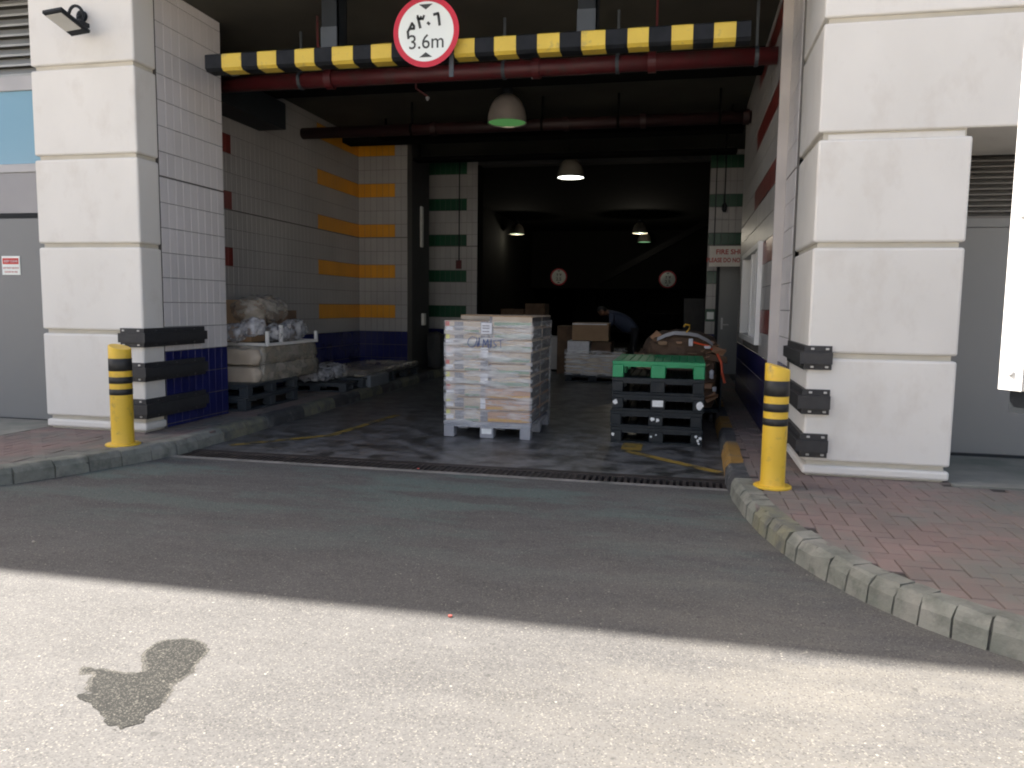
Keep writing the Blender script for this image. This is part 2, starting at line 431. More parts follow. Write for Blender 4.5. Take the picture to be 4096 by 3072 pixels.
# ------------------------------------------------------------------ mesh helpers
class MB:
    def __init__(self):
        self.v, self.f, self.m = [], [], []
    def add(self, vs, fs, mi=0, sm=False):
        n = len(self.v)
        self.v += [tuple(p) for p in vs]
        self.f += [tuple(i + n for i in f) for f in fs]
        self.m += [mi] * len(fs)
        return self
    def box(self, x0, x1, y0, y1, z0, z1, mi=0, bev=0.0, rot=None, piv=None):
        if x0 > x1: x0, x1 = x1, x0
        if y0 > y1: y0, y1 = y1, y0
        if z0 > z1: z0, z1 = z1, z0
        if bev <= 0:
            vs = [(x, y, z) for x in (x0, x1) for y in (y0, y1) for z in (z0, z1)]
            fs = [(0, 1, 3, 2), (4, 6, 7, 5), (0, 4, 5, 1), (2, 3, 7, 6), (0, 2, 6, 4), (1, 5, 7, 3)]
        else:
            bm = bmesh.new()
            bmesh.ops.create_cube(bm, size=1)
            for q in bm.verts:
                q.co = Vector(((x0 + x1) / 2 + q.co.x * (x1 - x0), (y0 + y1) / 2 + q.co.y * (y1 - y0), (z0 + z1) / 2 + q.co.z * (z1 - z0)))
            bmesh.ops.bevel(bm, geom=bm.edges[:], offset=bev, segments=2 if bev > 0.012 else 1, profile=0.5, affect='EDGES')
            bm.verts.index_update()
            vs = [q.co.copy() for q in bm.verts]
            fs = [[q.index for q in f.verts] for f in bm.faces]
            bm.free()
        if rot is not None:
            pv = Vector(piv) if piv is not None else Vector(((x0 + x1) / 2, (y0 + y1) / 2, (z0 + z1) / 2))
            vs = [rot @ (Vector(q) - pv) + pv for q in vs]
        return self.add(vs, fs, mi)
    def lathe(self, prof, seg=24, c=(0, 0, 0), mi=0, axis='Z', caps=True):
        vs, fs = [], []
        for r, z in prof:
            for i in range(seg):
                a = 2 * math.pi * i / seg
                p = (r * math.cos(a), r * math.sin(a), z)
                if axis == 'Y': p = (p[0], p[2], p[1])
                if axis == 'X': p = (p[2], p[0], p[1])
                vs.append((p[0] + c[0], p[1] + c[1], p[2] + c[2]))
        for j in range(len(prof) - 1):
            for i in range(seg):
                k = (i + 1) % seg
                fs.append((j * seg + i, j * seg + k, (j + 1) * seg + k, (j + 1) * seg + i))
        if caps:
            fs.append(tuple(range(seg))[::-1])
            fs.append(tuple((len(prof) - 1) * seg + i for i in range(seg)))
        return self.add(vs, fs, mi)
    def tube(self, pts, r, seg=10, mi=0):
        pts = [Vector(p) for p in pts]
        vs, fs = [], []
        for i, p in enumerate(pts):
            d = (pts[min(i + 1, len(pts) - 1)] - pts[max(i - 1, 0)]).normalized()
            q = d.to_track_quat('Z', 'Y')
            for k in range(seg):
                a = 2 * math.pi * k / seg
                vs.append(p + q @ Vector((r * math.cos(a), r * math.sin(a), 0)))
        for j in range(len(pts) - 1):
            for i in range(seg):
                k = (i + 1) % seg
                fs.append((j * seg + i, j * seg + k, (j + 1) * seg + k, (j + 1) * seg + i))
        fs.append(tuple(range(seg))[::-1])
        fs.append(tuple((len(pts) - 1) * seg + i for i in range(seg)))
        return self.add(vs, fs, mi)
    def prism(self, pts, z0, z1, mi=0):
        n = len(pts)
        vs = [(x, y, z0) for x, y in pts] + [(x, y, z1) for x, y in pts]
        fs = [tuple(range(n))[::-1], tuple(range(n, 2 * n))] + [(i, (i + 1) % n, n + (i + 1) % n, n + i) for i in range(n)]
        return self.add(vs, fs, mi)
    def blob(self, c, s, n=10, rnd=0.35, amp=0.03, fr=3.0, mi=0, seed=0):
        # a rounded, crumpled box
        bm = bmesh.new()
        bmesh.ops.create_cube(bm, size=2)
        bmesh.ops.subdivide_edges(bm, edges=bm.edges[:], cuts=n, use_grid_fill=True)
        bm.verts.index_update()
        vs = []
        for q in bm.verts:
            p = q.co
            sph = p.normalized() * 1.18
            p2 = p.lerp(sph, rnd)
            p3 = Vector((p2.x * s[0] / 2, p2.y * s[1] / 2, p2.z * s[2] / 2))
            nn = noise.noise_vector(p3 * fr * 3 + Vector((seed, seed * 1.7, 0))) + 0.5 * noise.noise_vector(p3 * fr * 8 + Vector((seed, 0, 3)))
            vs.append(p3 + nn * amp + Vector(c))
        fs = [[q.index for q in f.verts] for f in bm.faces]
        bm.free()
        return self.add(vs, fs, mi)
    def mesh(self, name, mats, off=None, smooth=False, fix=True):
        me = bpy.data.meshes.new(name)
        vs = self.v if off is None else [(a - off[0], b - off[1], c - off[2]) for a, b, c in self.v]
        me.from_pydata(vs, [], self.f)
        for mm in mats:
            me.materials.append(MT[mm] if isinstance(mm, str) else mm)
        me.polygons.foreach_set('material_index', self.m)
        if smooth:
            me.polygons.foreach_set('use_smooth', [True] * len(self.f))
        if fix:
            bm = bmesh.new()
            bm.from_mesh(me)
            bmesh.ops.recalc_face_normals(bm, faces=bm.faces)
            bm.to_mesh(me)
            bm.free()
        me.update()
        return me

def tag(o, label=None, cat=None, group=None, kind=None):
    if label: o['label'] = label
    if cat: o['category'] = cat
    if group: o['group'] = group
    if kind: o['kind'] = kind
    return o
def thing(name, loc, label, cat, group=None, rz=0, kind=None):
    o = bpy.data.objects.new(name, None)
    o.empty_display_size = 0.1
    COL.objects.link(o)
    o.location = loc
    o.rotation_euler = (0, 0, rz)
    return tag(o, label, cat, group, kind)
def put(name, me, parent=None, loc=(0, 0, 0), rz=0, **kw):
    o = bpy.data.objects.new(name, me)
    COL.objects.link(o)
    o.parent = parent
    o.location = loc
    o.rotation_euler = (0, 0, rz)
    return tag(o, **kw)
def part(name, mb, mats, root, world=True, smooth=False, **kw):
    """one mesh object; world coordinates are turned into the root's (unrotated) frame"""
    mats = [mats] if isinstance(mats, str) else mats
    off = None
    if world and root is not None:
        off = Vector((0, 0, 0))
        p = root
        while p is not None:
            off += p.location
            p = p.parent
    return put(name, mb.mesh(name, mats, off, smooth), root, **kw)
def solo(name, mb, mats, loc, label, cat, group=None, kind=None, smooth=False):
    mats = [mats] if isinstance(mats, str) else mats
    o = put(name, mb.mesh(name, mats, loc, smooth), None, loc)
    return tag(o, label, cat, group, kind)
def copy_tree(o, parent=None):
    c = o.copy()
    COL.objects.link(c)
    c.parent = parent
    for ch in list(o.children):
        copy_tree(ch, c)
    return c

def text_mesh(body, size, mname, bold=0.0, ext=0.0008):
    cu = bpy.data.curves.new('lettering', 'FONT')
    cu.body = body
    cu.size = size
    cu.align_x = 'CENTER'
    cu.align_y = 'CENTER'
    cu.offset = bold
    cu.extrude = ext
    cu.resolution_u = 3
    o = bpy.data.objects.new('lettering', cu)
    COL.objects.link(o)
    dg = bpy.context.evaluated_depsgraph_get()
    me = bpy.data.meshes.new_from_object(o.evaluated_get(dg))
    bpy.data.objects.remove(o)
    me.materials.clear()
    me.materials.append(MT[mname])
    me.transform(Matrix.Rotation(R(90), 4, 'X'))
    return me
def stroke(mb, pts, wd, y, t=0.002, mi=0):
    """flat pen stroke in the XZ plane, thickness t towards -Y"""
    for (x0, z0), (x1, z1) in zip(pts[:-1], pts[1:]):
        d = Vector((x1 - x0, z1 - z0))
        if d.length < 1e-6: continue
        d.normalize()
        n = Vector((-d.y, d.x)) * wd / 2
        e = d * wd * 0.3
        q = [(x0 - e.x + n.x, z0 - e.y + n.y), (x1 + e.x + n.x, z1 + e.y + n.y), (x1 + e.x - n.x, z1 + e.y - n.y), (x0 - e.x - n.x, z0 - e.y - n.y)]
        vs = [(a, y, b) for a, b in q] + [(a, y - t, b) for a, b in q]
        mb.add(vs, [(0, 1, 2, 3), (7, 6, 5, 4), (0, 4, 5, 1), (1, 5, 6, 2), (2, 6, 7, 3), (3, 7, 4, 0)], mi)

# ------------------------------------------------------------------ ground
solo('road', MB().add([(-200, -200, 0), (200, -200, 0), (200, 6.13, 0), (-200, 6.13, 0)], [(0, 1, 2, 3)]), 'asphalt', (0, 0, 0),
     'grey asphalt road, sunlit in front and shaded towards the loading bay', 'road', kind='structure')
solo('sand_ground', MB().add([(-200, -200, 0.02), (200, -200, 0.02), (200, -5.5, 0.02), (-200, -5.5, 0.02)], [(0, 1, 2, 3)]), 'sand', (0, -20, 0.02),  # added out-of-view sheet, bounces sunlight onto the shaded facade
     'pale sandy open ground on the far side of the street', 'ground', kind='structure')
solo('ground', MB().add([(-250, 6.13, -0.16), (250, 6.13, -0.16), (250, 250, -0.16), (-250, 250, -0.16)], [(0, 1, 2, 3)])
     .add([(-250, 6.13, -0.16), (250, 6.13, -0.16), (250, 6.13, -0.001), (-250, 6.13, -0.001)], [(0, 1, 2, 3)]), 'floor', (0, 6.13, -0.16),
     'plain ground under and behind the building', 'ground', kind='structure')
solo('floor', MB().add([(-12, 6.38, 0), (8, 6.38, 0), (8, 45, 0), (-12, 45, 0)], [(0, 1, 2, 3)])
     .add([(-12, 6.38, -0.16), (8, 6.38, -0.16), (8, 6.38, 0), (-12, 6.38, 0)], [(0, 1, 2, 3)]), 'floor', (-2, 10, 0),
     'stained concrete floor of the loading bay', 'floor', kind='structure')

# kerb paths: line of the kerb face on the road
def resample(path, steps):
    """walk a polyline; steps(s)->length of next stone"""
    P = [Vector(p) for p in path]
    cum = [0]
    for a, b in zip(P[:-1], P[1:]): cum.append(cum[-1] + (b - a).length)
    def at(s):
        s = max(0, min(cum[-1], s))
        for i in range(len(P) - 1):
            if s <= cum[i + 1] + 1e-9:
                return P[i].lerp(P[i + 1], (s - cum[i]) / (cum[i + 1] - cum[i]))
        return P[-1]
    out, s = [], 0
    while s < cum[-1] - 0.02:
        l = steps(at(s))
        out.append((at(s), at(min(s + l, cum[-1]))))
        s += l
    return out
def smooth_path(pts, it=2):
    for _ in range(it):
        q = [pts[0]]
        for a, b in zip(pts[:-1], pts[1:]):
            q += [(a[0] * .75 + b[0] * .25, a[1] * .75 + b[1] * .25), (a[0] * .25 + b[0] * .75, a[1] * .25 + b[1] * .75)]
        q.append(pts[-1])
        pts = q
    return pts
KR = [(0.41, 15.7), (0.41, 12), (0.41, 9), (0.39, 7.2)] + smooth_path([(0.38, 6.6), (0.37, 6.15), (0.42, 5.5), (0.52, 4.87), (0.67, 4.34), (0.91, 3.85), (1.16, 3.53), (1.5, 3.28), (2.1, 3.0), (3.2, 2.75), (5.5, 2.6)]) + [(14, 2.6)]
KL = [(-4.62, 15.0), (-4.58, 11), (-4.52, 9), (-4.5, 7.6)] + smooth_path([(-4.48, 7.1), (-4.45, 6.3), (-4.58, 5.7), (-4.78, 5.12), (-5.0, 4.7), (-5.5, 4.15), (-6.4, 3.75), (-8, 3.5)]) + [(-16, 3.45)]
KS = 0.13
def kerb(path, side, label, curve_len, rng_seed):
    random.seed(rng_seed)
    root = thing('kerb', (path[0][0], 9, 0), label, 'kerb', kind='structure')
    def steps(p):
        return 0.45 if p.y > 6.75 else curve_len * random.uniform(0.9, 1.1)
    st = resample(path, steps)
    core = MB()
    for a, b in st:
        if (b - a).length < 0.03: continue
        t_ = (b - a).normalized()
        n = Vector((t_.y, -t_.x)) * side
        vs = []
        for e in (a, b):
            for o, z in ((0.007, -0.02), (0.019, KS - 0.05), (0.042, KS - 0.014), (0.055, KS - 0.003), (0.145, KS - 0.001), (0.145, -0.02)):
                vs.append((e.x + n.x * o, e.y + n.y * o, z))
        core.add(vs, [(j, (j + 1) % 6, 6 + (j + 1) % 6, 6 + j) for j in range(6)])
    part('mortar', core, 'mortar', root, kind='stuff')
    for i, (a, b) in enumerate(st):
        d = (b - a)
        L = d.length
        if L < 0.03: continue
        d.normalize()
        n = Vector((d.y, -d.x)) * side       # away from the road
        g = min(0.0055, L * 0.05)
        k = random.uniform(-0.003, 0.003)
        prof = [(0.0 + k, -0.02), (0.012 + k, KS - 0.045), (0.035 + k, KS - 0.008), (0.05 + k, KS + 0.004), (0.15, KS + 0.006), (0.15, -0.02)]
        mid = (a + b) / 2
        mb = MB()
        vs = []
        for e in (a + d * g, b - d * g):
            for o, z in prof:
                p = e + n * o
                jx = 0.0 if z < 0 else 0.0035
                vs.append((p.x + random.gauss(0, jx), p.y + random.gauss(0, jx), z + random.gauss(0, jx * 0.8)))
        # small irregular rounding of the stone's ends
        m_ = len(prof)
        fs = [tuple(range(m_)), tuple(range(m_, 2 * m_))] + [(j, (j + 1) % m_, m_ + (j + 1) % m_, m_ + j) for j in range(m_)]
        mb.add(vs, fs)
        mm = 'kerb'
        if side < 0:
            if mid.y > 5.95:
                mm = 'kerb_y' if int((mid.y - 5.7) / 0.9) % 2 == 1 else 'kerb_k'
            elif 4.6 < mid.y < 5.1:
                mm = 'kerb_f'
        elif mid.y > 7.0:
            mm = 'kerb_f' if int((mid.y - 6.1) / 0.9) % 2 == 1 else 'kerb_k'
        part('kerb_stone', mb, mm, root)
    return root
kerb(KR, -1, 'curved kerb of small concrete stones to the right of the drive', 0.145, 3)
kerb(KL, 1, 'curved kerb to the left of the drive, below the left bollard', 0.30, 4)

def offset(path, d):
    P = [Vector(p) for p in path]
    out = []
    for i, p in enumerate(P):
        t = (P[min(i + 1, len(P) - 1)] - P[max(i - 1, 0)]).normalized()
        out.append((p.x + t.y * d, p.y - t.x * d))
    return out
def inside(p, poly):
    x, y = p
    c = False
    n = len(poly)
    for i in range(n):
        x1, y1 = poly[i]
        x2, y2 = poly[(i + 1) % n]
        if (y1 > y) != (y2 > y) and x < (x2 - x1) * (y - y1) / (y2 - y1) + x1:
            c = not c
    return c
def herring(root, poly, keep, ymax):
    """90 degree herringbone of 0.2 x 0.1 m pavers"""
    cells = []
    w_ = 0.1
    xs = [p[0] for p in poly]
    ys = [p[1] for p in poly]
    for i in range(int(min(xs) / w_) - 2, int(max(xs) / w_) + 2):
        for j in range(int(min(ys) / w_) - 2, int(min(max(ys), ymax) / w_) + 2):
            s = (i + j) % 4
            if s == 0: c = ((i + 1) * w_, (j + 0.5) * w_, 0)
            elif s == 2: c = ((i + 0.5) * w_, (j + 1) * w_, 1)
            else: continue
            if c[1] < ymax and inside(c[:2], poly) and keep(c):
                cells.append(c)
    cells.sort(key=lambda c: (c[0]) ** 2 + c[1] ** 2)
    def shape(lx, ly):
        mb = MB()
        a, b, e = lx / 2 - 0.0025, ly / 2 - 0.0025, 0.003
        vs = [(-a, -b, -0.03), (a, -b, -0.03), (a, b, -0.03), (-a, b, -0.03), (-a, -b, -e), (a, -b, -e), (a, b, -e), (-a, b, -e), (-a + e, -b + e, 0), (a - e, -b + e, 0), (a - e, b - e, 0), (-a + e, b - e, 0)]
        fs = [(8, 9, 10, 11)] + [(4 + i, 4 + (i + 1) % 4, 8 + (i + 1) % 4, 8 + i) for i in range(4)] + [(i, (i + 1) % 4, 4 + (i + 1) % 4, 4 + i) for i in range(4)]
        return vs, fs
    me = MB().add(*shape(0.2, 0.1)).mesh('paver', ['paver'])
    rest = MB()
    for k, c in enumerate(cells):
        z = KS + random.gauss(0, 0.0016)
        if k < 300:
            o = put('paver', me, root, (c[0] - root.location.x, c[1] - root.location.y, z - root.location.z), R(90) if c[2] else 0)
            o.rotation_euler.x = random.gauss(0, 0.006)
            o.rotation_euler.y = random.gauss(0, 0.004)
        else:
            vs, fs = shape(0.1, 0.2) if c[2] else shape(0.2, 0.1)
            rest.add([(x + c[0], y + c[1], q + z) for x, y, q in vs], fs)
    if rest.v:
        part('far_pavers', rest, 'paver', root, kind='stuff')
# right pavement
polyR = offset(KR, -0.12)
polyR = [p for p in polyR if p[0] < 10] + [(10, 2.62)]
polyR = polyR + [(10, 7.6), (0.9, 7.6), (0.9, 15.7)]
pr = thing('pavement', (2, 5, 0), 'red block paved pavement right of the drive, under the right bollard', 'pavement', kind='structure')
part('bedding', MB().prism(polyR, 0.0, KS - 0.012), 'sandbed', pr)
herring(pr, polyR, lambda c: c[0] < 4.2 and not (c[0] > 1.95 and c[1] > 6.1), 15.6)
part('concrete_apron', MB().box(1.98, 10, 6.15, 7.5, KS - 0.02, KS + 0.004), 'conc_strip', pr)
# left pavement
polyL = offset(KL, 0.12)
polyL = [p for p in polyL if p[0] > -12] + [(-12, 3.45)]
polyL = polyL + [(-12, 6.9), (-5.06, 6.9), (-5.06, 7.9), (-5.95, 7.9), (-5.95, 13.62), (-5.0, 13.62), (-5.0, 15.0)]
pl = thing('pavement', (-6, 5.5, 0), 'red block paved pavement left of the drive, under the left bollard', 'pavement', kind='structure')
part('bedding', MB().prism(polyL, 0.0, KS - 0.012), 'sandbed', pl)
herring(pl, polyL, lambda c: c[0] > -8.5 and not (c[0] < -6.25 and c[1] > 5.75) and c[1] < 13.5, 13.6)
part('concrete_apron', MB().box(-12, -6.2, 5.7, 6.84, KS - 0.02, KS + 0.004), 'conc_strip', pl)

# drain
dr = thing('drain_channel', (-2, 6.25, 0), 'dark slotted drain grate crossing the mouth of the loading bay', 'drain', kind='structure')
part('channel_bed', MB().box(-4.6, 0.5, 6.12, 6.39, -0.16, -0.11), 'iron', dr)
part('nosing', MB().box(-4.52, 0.44, 6.075, 6.132, -0.02, 0.005), 'strip', dr)
part('rail', MB().box(-4.52, 0.44, 6.132, 6.15, -0.05, 0.002), 'iron', dr)
part('rail', MB().box(-4.52, 0.44, 6.36, 6.385, -0.05, 0.004), 'iron', dr)
gb = MB().box(-0.0135, 0.0135, -0.105, 0.105, -0.03, 0, bev=0.003).mesh('grate_bar', ['iron'])
x = -4.47
while x < 0.42:
    put('grate_bar', gb, dr, (x + 2, 0.005, random.gauss(-0.001, 0.001)), random.gauss(0, 0.008))
    x += 0.052
part('dirty_margin', MB().box(-4.52, 0.42, 6.386, 6.46, -0.01, 0.0035), 'iron', dr)
part('silt', MB().box(-4.5, -0.8, 6.15, 6.36, -0.1, -0.007), 'dark_floor', dr, kind='stuff')

# painted yellow lines on the bay floor
def ribbon(pts, wd, z, jag=0.0):
    mb = MB()
    P = [Vector(p) for p in pts]
    for a, b in zip(P[:-1], P[1:]):
        d = (b - a).normalized()
        n = Vector((-d.y, d.x)) * wd / 2
        mb.add([(*(a + n), z), (*(b + n), z), (*(b - n), z), (*(a - n), z)], [(0, 1, 2, 3)])
    return mb
solo('floor_line', ribbon([(-0.52, 7.55), (0.36, 6.74)], 0.1, 0.004).add([(-0.56, 7.6, 0.0045), (-0.36, 7.56, 0.0045), (-0.36, 8.2, 0.0045), (-0.56, 8.2, 0.0045)], [(0, 1, 2, 3)]),
     'linepaint', (0, 7, 0.004), 'worn yellow floor line running from under the black pallets to the right kerb', 'floor marking')
solo('floor_line', ribbon([(-4.3, 6.72), (-3.62, 7.56), (-3.5, 9.2)], 0.1, 0.004), 'linepaint', (-3.7, 7.5, 0.004),
     'worn yellow floor line left of the loaded grey pallet', 'floor marking')

# oil stain on the sunlit road
out = [(-2.041, 2.566), (-2.072, 2.632), (-2.06, 2.701), (-2.002, 2.738), (-1.916, 2.737), (-1.843, 2.69), (-1.819, 2.632), (-1.816, 2.562), (-1.772, 2.505), (-1.781, 2.456), (-1.778, 2.412), (-1.794, 2.381), (-1.758, 2.338), (-1.743, 2.292), (-1.724, 2.249), (-1.722, 2.211), (-1.727, 2.171), (-1.706, 2.133), (-1.737, 2.096), (-1.749, 2.079), (-1.792, 2.09), (-1.838, 2.093), (-1.86, 2.124), (-1.923, 2.161), (-1.969, 2.189), (-2.053, 2.216), (-2.079, 2.234), (-2.056, 2.256), (-2.023, 2.256), (-2.065, 2.288), (-2.064, 2.314), (-2.111, 2.347), (-2.107, 2.375), (-2.122, 2.399), (-2.169, 2.378), (-2.197, 2.399), (-2.197, 2.428), (-2.155, 2.419), (-2.098, 2.424), (-2.028, 2.423), (-1.973, 2.427), (-1.94, 2.454), (-2.003, 2.506)]
from mathutils.geometry import tessellate_polygon
def stain_poly(off, amp, z):
    P = [Vector(p) for p in smooth_path(out + [out[0]], 3)[:-1]]
    q = []
    n = len(P)
    for i, p in enumerate(P):
        t = (P[(i + 1) % n] - P[i - 1]).normalized()
        o = p + Vector((-t.y, t.x)) * off
        v_ = noise.noise_vector(Vector((o.x * 24, o.y * 24, off))) * amp + noise.noise_vector(Vector((o.x * 65, o.y * 65, off))) * amp * 0.6
        q.append((o.x + v_.x, o.y + v_.y, z))
    return MB().add(q, [tuple(t_) for t_ in tessellate_polygon([[Vector(p) for p in q]])])
st = thing('oil_stain', (-1.9, 2.4, 0), 'dark wet stain with ragged edges on the sunlit asphalt', 'stain')
part('damp_edge', stain_poly(0.008, 0.013, 0.0009), 'damp', st)
part('wet_core', stain_poly(-0.006, 0.013, 0.0018), 'wet', st)

op = thing('opposite_building', (0, -22, 0), 'pale rendered building across the street, behind the camera', 'building')  # added out-of-view block, lights the lower facade by reflected sun
part('wall', MB().box(-60, 60, -30, -22, 0, 9), 'opp', op)
for k in range(24):
    part('window', MB().box(-47 + k * 4, -45.4 + k * 4, -21.999, -21.9, 5, 7), 'winglass', op)

# ------------------------------------------------------------------ clad pillars
def pillar(root, x0, x1, y0, y1, joints, bevel=0.018):
    for k, (a, b) in enumerate(joints):
        part('block', MB().box(x0, x1, y0, y1, a, b, bev=bevel), 'stone', root)
    part('core', MB().box(x0 + 0.035, x1 - 0.035, y0 + 0.035, y1 - 0.001, KS, 4.42), 'stone_joint', root)
lp = thing('clad_pillar', (-5.6, 6.6, KS), 'cream block clad pillar left of the bay with a floodlight on it', 'pillar')
pillar(lp, -6.15, -5.02, 6.45, 6.76, [(0.15, 0.225), (0.262, 1.075), (1.115, 1.905), (1.945, 2.735), (2.775, 3.565), (3.605, 4.42)])
rp_ = thing('clad_pillar', (1.45, 6.6, KS), 'cream block clad pillar right of the bay with wide blocks', 'pillar')
for a, b in [(0.145, 0.215), (0.25, 1.035), (1.075, 1.86), (1.90, 2.645)]:
    part('block', MB().box(0.93, 1.965, 6.2, 7.2, a, b, bev=0.018), 'stone', rp_)
part('block', MB().box(1.0, 1.92, 6.23, 7.2, 2.645, 2.69, bev=0.004), 'stone', rp_)
part('core', MB().box(0.965, 1.93, 6.235, 7.2, KS, 2.70), 'stone_joint', rp_)
lb = thing('clad_beam', (3, 6.6, 2.7), 'long cream clad beam over the grey door right of the bay', 'beam')
for a, b in [(2.70, 3.47), (3.51, 4.28), (4.32, 4.6)]:
    part('block', MB().box(0.93, 9.0, 6.2, 7.3, a, b, bev=0.014), 'stone', lb)
part('core', MB().box(0.965, 8.9, 6.235, 7.3, 2.71, 4.6), 'stone_joint', lb)

# ------------------------------------------------------------------ building masses (walls, upper storeys)
up = thing('upper_storeys', (0, 10, 4.43), 'upper storeys over the loading bay with its dark soffit', 'building')
part('facade', MB().box(-34, 34, 6.3, 6.5, 4.62, 9.92), 'stone', up)
part('floor_slab', MB().box(-34, 34, 6.32, 44, 4.43, 4.62), 'ceil', up)
part('mass', MB().box(-34, 34, 6.5, 44, 4.62, 9.5), 'conc', up)
part('lintel', MB().box(-34, 34, 6.25, 6.6, 4.62, 4.9), 'stone', up)

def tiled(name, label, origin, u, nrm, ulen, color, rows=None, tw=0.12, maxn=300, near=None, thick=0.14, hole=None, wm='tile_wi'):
    """a wall faced with glazed tiles; u = direction along the wall, nrm = facing"""
    u = Vector(u).normalized()
    nrm = Vector(nrm).normalized()
    O = Vector(origin)
    root = thing(name, (O.x, O.y, KS), label, 'wall')
    rows = rows or ([KS, 0.165] + [0.165 + 0.245 * i for i in range(1, 18)] + [4.428])
    rows = [KS, 0.165, 0.41, 0.655, 0.90] + [0.90 + 0.245 * i for i in range(1, 15)] + [4.428]
    n = max(1, round(ulen / tw))
    tw = ulen / n
    cells = []
    for i in range(n):
        for j in range(len(rows) - 1):
            a, b = rows[j], rows[j + 1]
            if abs(a - 2.615) < 0.01: a += 0.012
            uc, zc = (i + 0.5) * tw, (a + b) / 2
            if hole and hole(uc, zc): continue
            cells.append((i, j, a, b, color(uc, zc), (O + u * uc - CAM).length + abs(zc - 1.4) * 0.3))
    cells.sort(key=lambda c: c[5])
    mats = [wm, 'tile_b', 'tile_r', 'tile_y', 'tile_g']
    rot = Matrix((u, nrm, Vector((0, 0, 1)))).transposed()
    def shape(wd, h):
        a, b, e, d = wd / 2 - 0.0022, h / 2 - 0.0034, 0.002, 0.006
        q = [(-a, 0, -b), (a, 0, -b), (a, 0, b), (-a, 0, b)]
        vs = q + [(x, d - e, z) for x, _, z in q] + [(x * (1 - e / a), d, z * (1 - e / b)) for x, _, z in q]
        fs = [(8, 9, 10, 11)] + [(4 + i, 4 + (i + 1) % 4, 8 + (i + 1) % 4, 8 + i) for i in range(4)] + [(i, (i + 1) % 4, 4 + (i + 1) % 4, 4 + i) for i in range(4)]
        return [rot @ Vector(v) for v in vs], fs
    cache = {}
    rest = MB()
    for k, (i, j, a, b, cm, _) in enumerate(cells):
        pos = O + u * (i + 0.5) * tw
        pos.z = (a + b) / 2
        if k < maxn:
            key = (round(b - a, 4), cm)
            if key not in cache:
                cache[key] = MB().add(*shape(tw, b - a)).mesh('tile', [mats[cm]])
            put('tile', cache[key], root, pos - root.location + nrm * random.gauss(0, 0.0004))
        else:
            vs, fs = shape(tw, b - a)
            rest.add([v + pos for v in vs], fs, cm)
    if rest.v:
        part('far_tiles', rest, mats, root, kind='stuff')
    q = [O + nrm * 0.0, O + u * ulen, O + u * ulen - nrm * thick, O - nrm * thick]
    if not hole:
        part('backing', MB().prism([(p.x, p.y) for p in q], KS - 0.13, 4.428), 'grout', root)
    return root
bands = [(1.145, 1.39), (1.88, 2.125), (2.615, 2.86), (3.35, 3.595), (4.085, 4.33)]
inb = lambda z: any(a < z < b for a, b in bands)
dado = lambda z: z < 0.9
tiled('tiled_wall', 'white tiled wall end with blue dado behind the left pillar and its black bumpers', (-5.05, 6.80, 0), (0, 1, 0), (1, 0, 0), 1.08, lambda u, z: 1 if dado(z) else 0, thick=0.3, wm='tile_w')
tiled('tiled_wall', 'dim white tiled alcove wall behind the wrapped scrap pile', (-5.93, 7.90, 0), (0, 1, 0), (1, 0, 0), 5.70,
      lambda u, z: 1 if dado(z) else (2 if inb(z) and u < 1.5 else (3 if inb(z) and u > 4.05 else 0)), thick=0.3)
tiled('tiled_wall', 'narrow tiled return wall facing the street with orange yellow stripes', (-5.93, 13.6, 0), (1, 0, 0), (0, -1, 0), 0.95,
      lambda u, z: 1 if dado(z) else (3 if inb(z) and u < 0.76 else 0), thick=0.25)
sw = thing('side_wall', (-5.1, 14.3, KS), 'dark plastered wall right of the yellow striped tiles', 'wall')
part('plaster', MB().box(-5.25, -4.985, 13.62, 14.85, 0, 4.428), 'darkwall', sw)
tiled('tiled_wall', 'green striped tiled wall left of the dark inner doorway', (-5.6, 15.70, 0), (1, 0, 0), (0, -1, 0), 1.38,
      lambda u, z: 1 if dado(z) else (4 if inb(z) and u < 1.14 else 0), thick=0.3)
tiled('tiled_wall', 'green striped tiled wall right of the dark inner doorway, beside a grey door', (0.42, 15.70, 0), (1, 0, 0), (0, -1, 0), 1.5,
      lambda u, z: 1 if dado(z) else (4 if inb(z) else 0), thick=0.3)
tiled('tiled_wall', 'plain white tiled edge strip beside the right pillar', (0.912, 7.874, 0), (0, -1, 0), (-1, 0, 0), 0.675,
      lambda u, z: 1 if dado(z) else 0, thick=0.02, wm='tile_w')
# right wall with a hatch window in it
def hole_r(u, z): return 1.05 < u < 3.48 and 1.02 < z < 2.12
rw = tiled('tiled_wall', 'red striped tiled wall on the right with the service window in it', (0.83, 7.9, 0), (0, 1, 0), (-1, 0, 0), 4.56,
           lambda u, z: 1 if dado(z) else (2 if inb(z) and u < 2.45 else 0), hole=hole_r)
bk = MB()
bk.box(0.83, 1.05, 7.89, 8.95, 0, 4.428)
bk.box(0.83, 1.05, 11.38, 12.46, 0, 4.428)
bk.box(0.83, 1.05, 8.95, 11.38, 0, 1.02)
bk.box(0.83, 1.05, 8.95, 11.38, 2.12, 4.428)
part('backing', bk, 'grout', rw)
part('edge_trim', MB().box(0.815, 0.93, 7.876, 7.905, KS, 4.42), 'trim', rw)
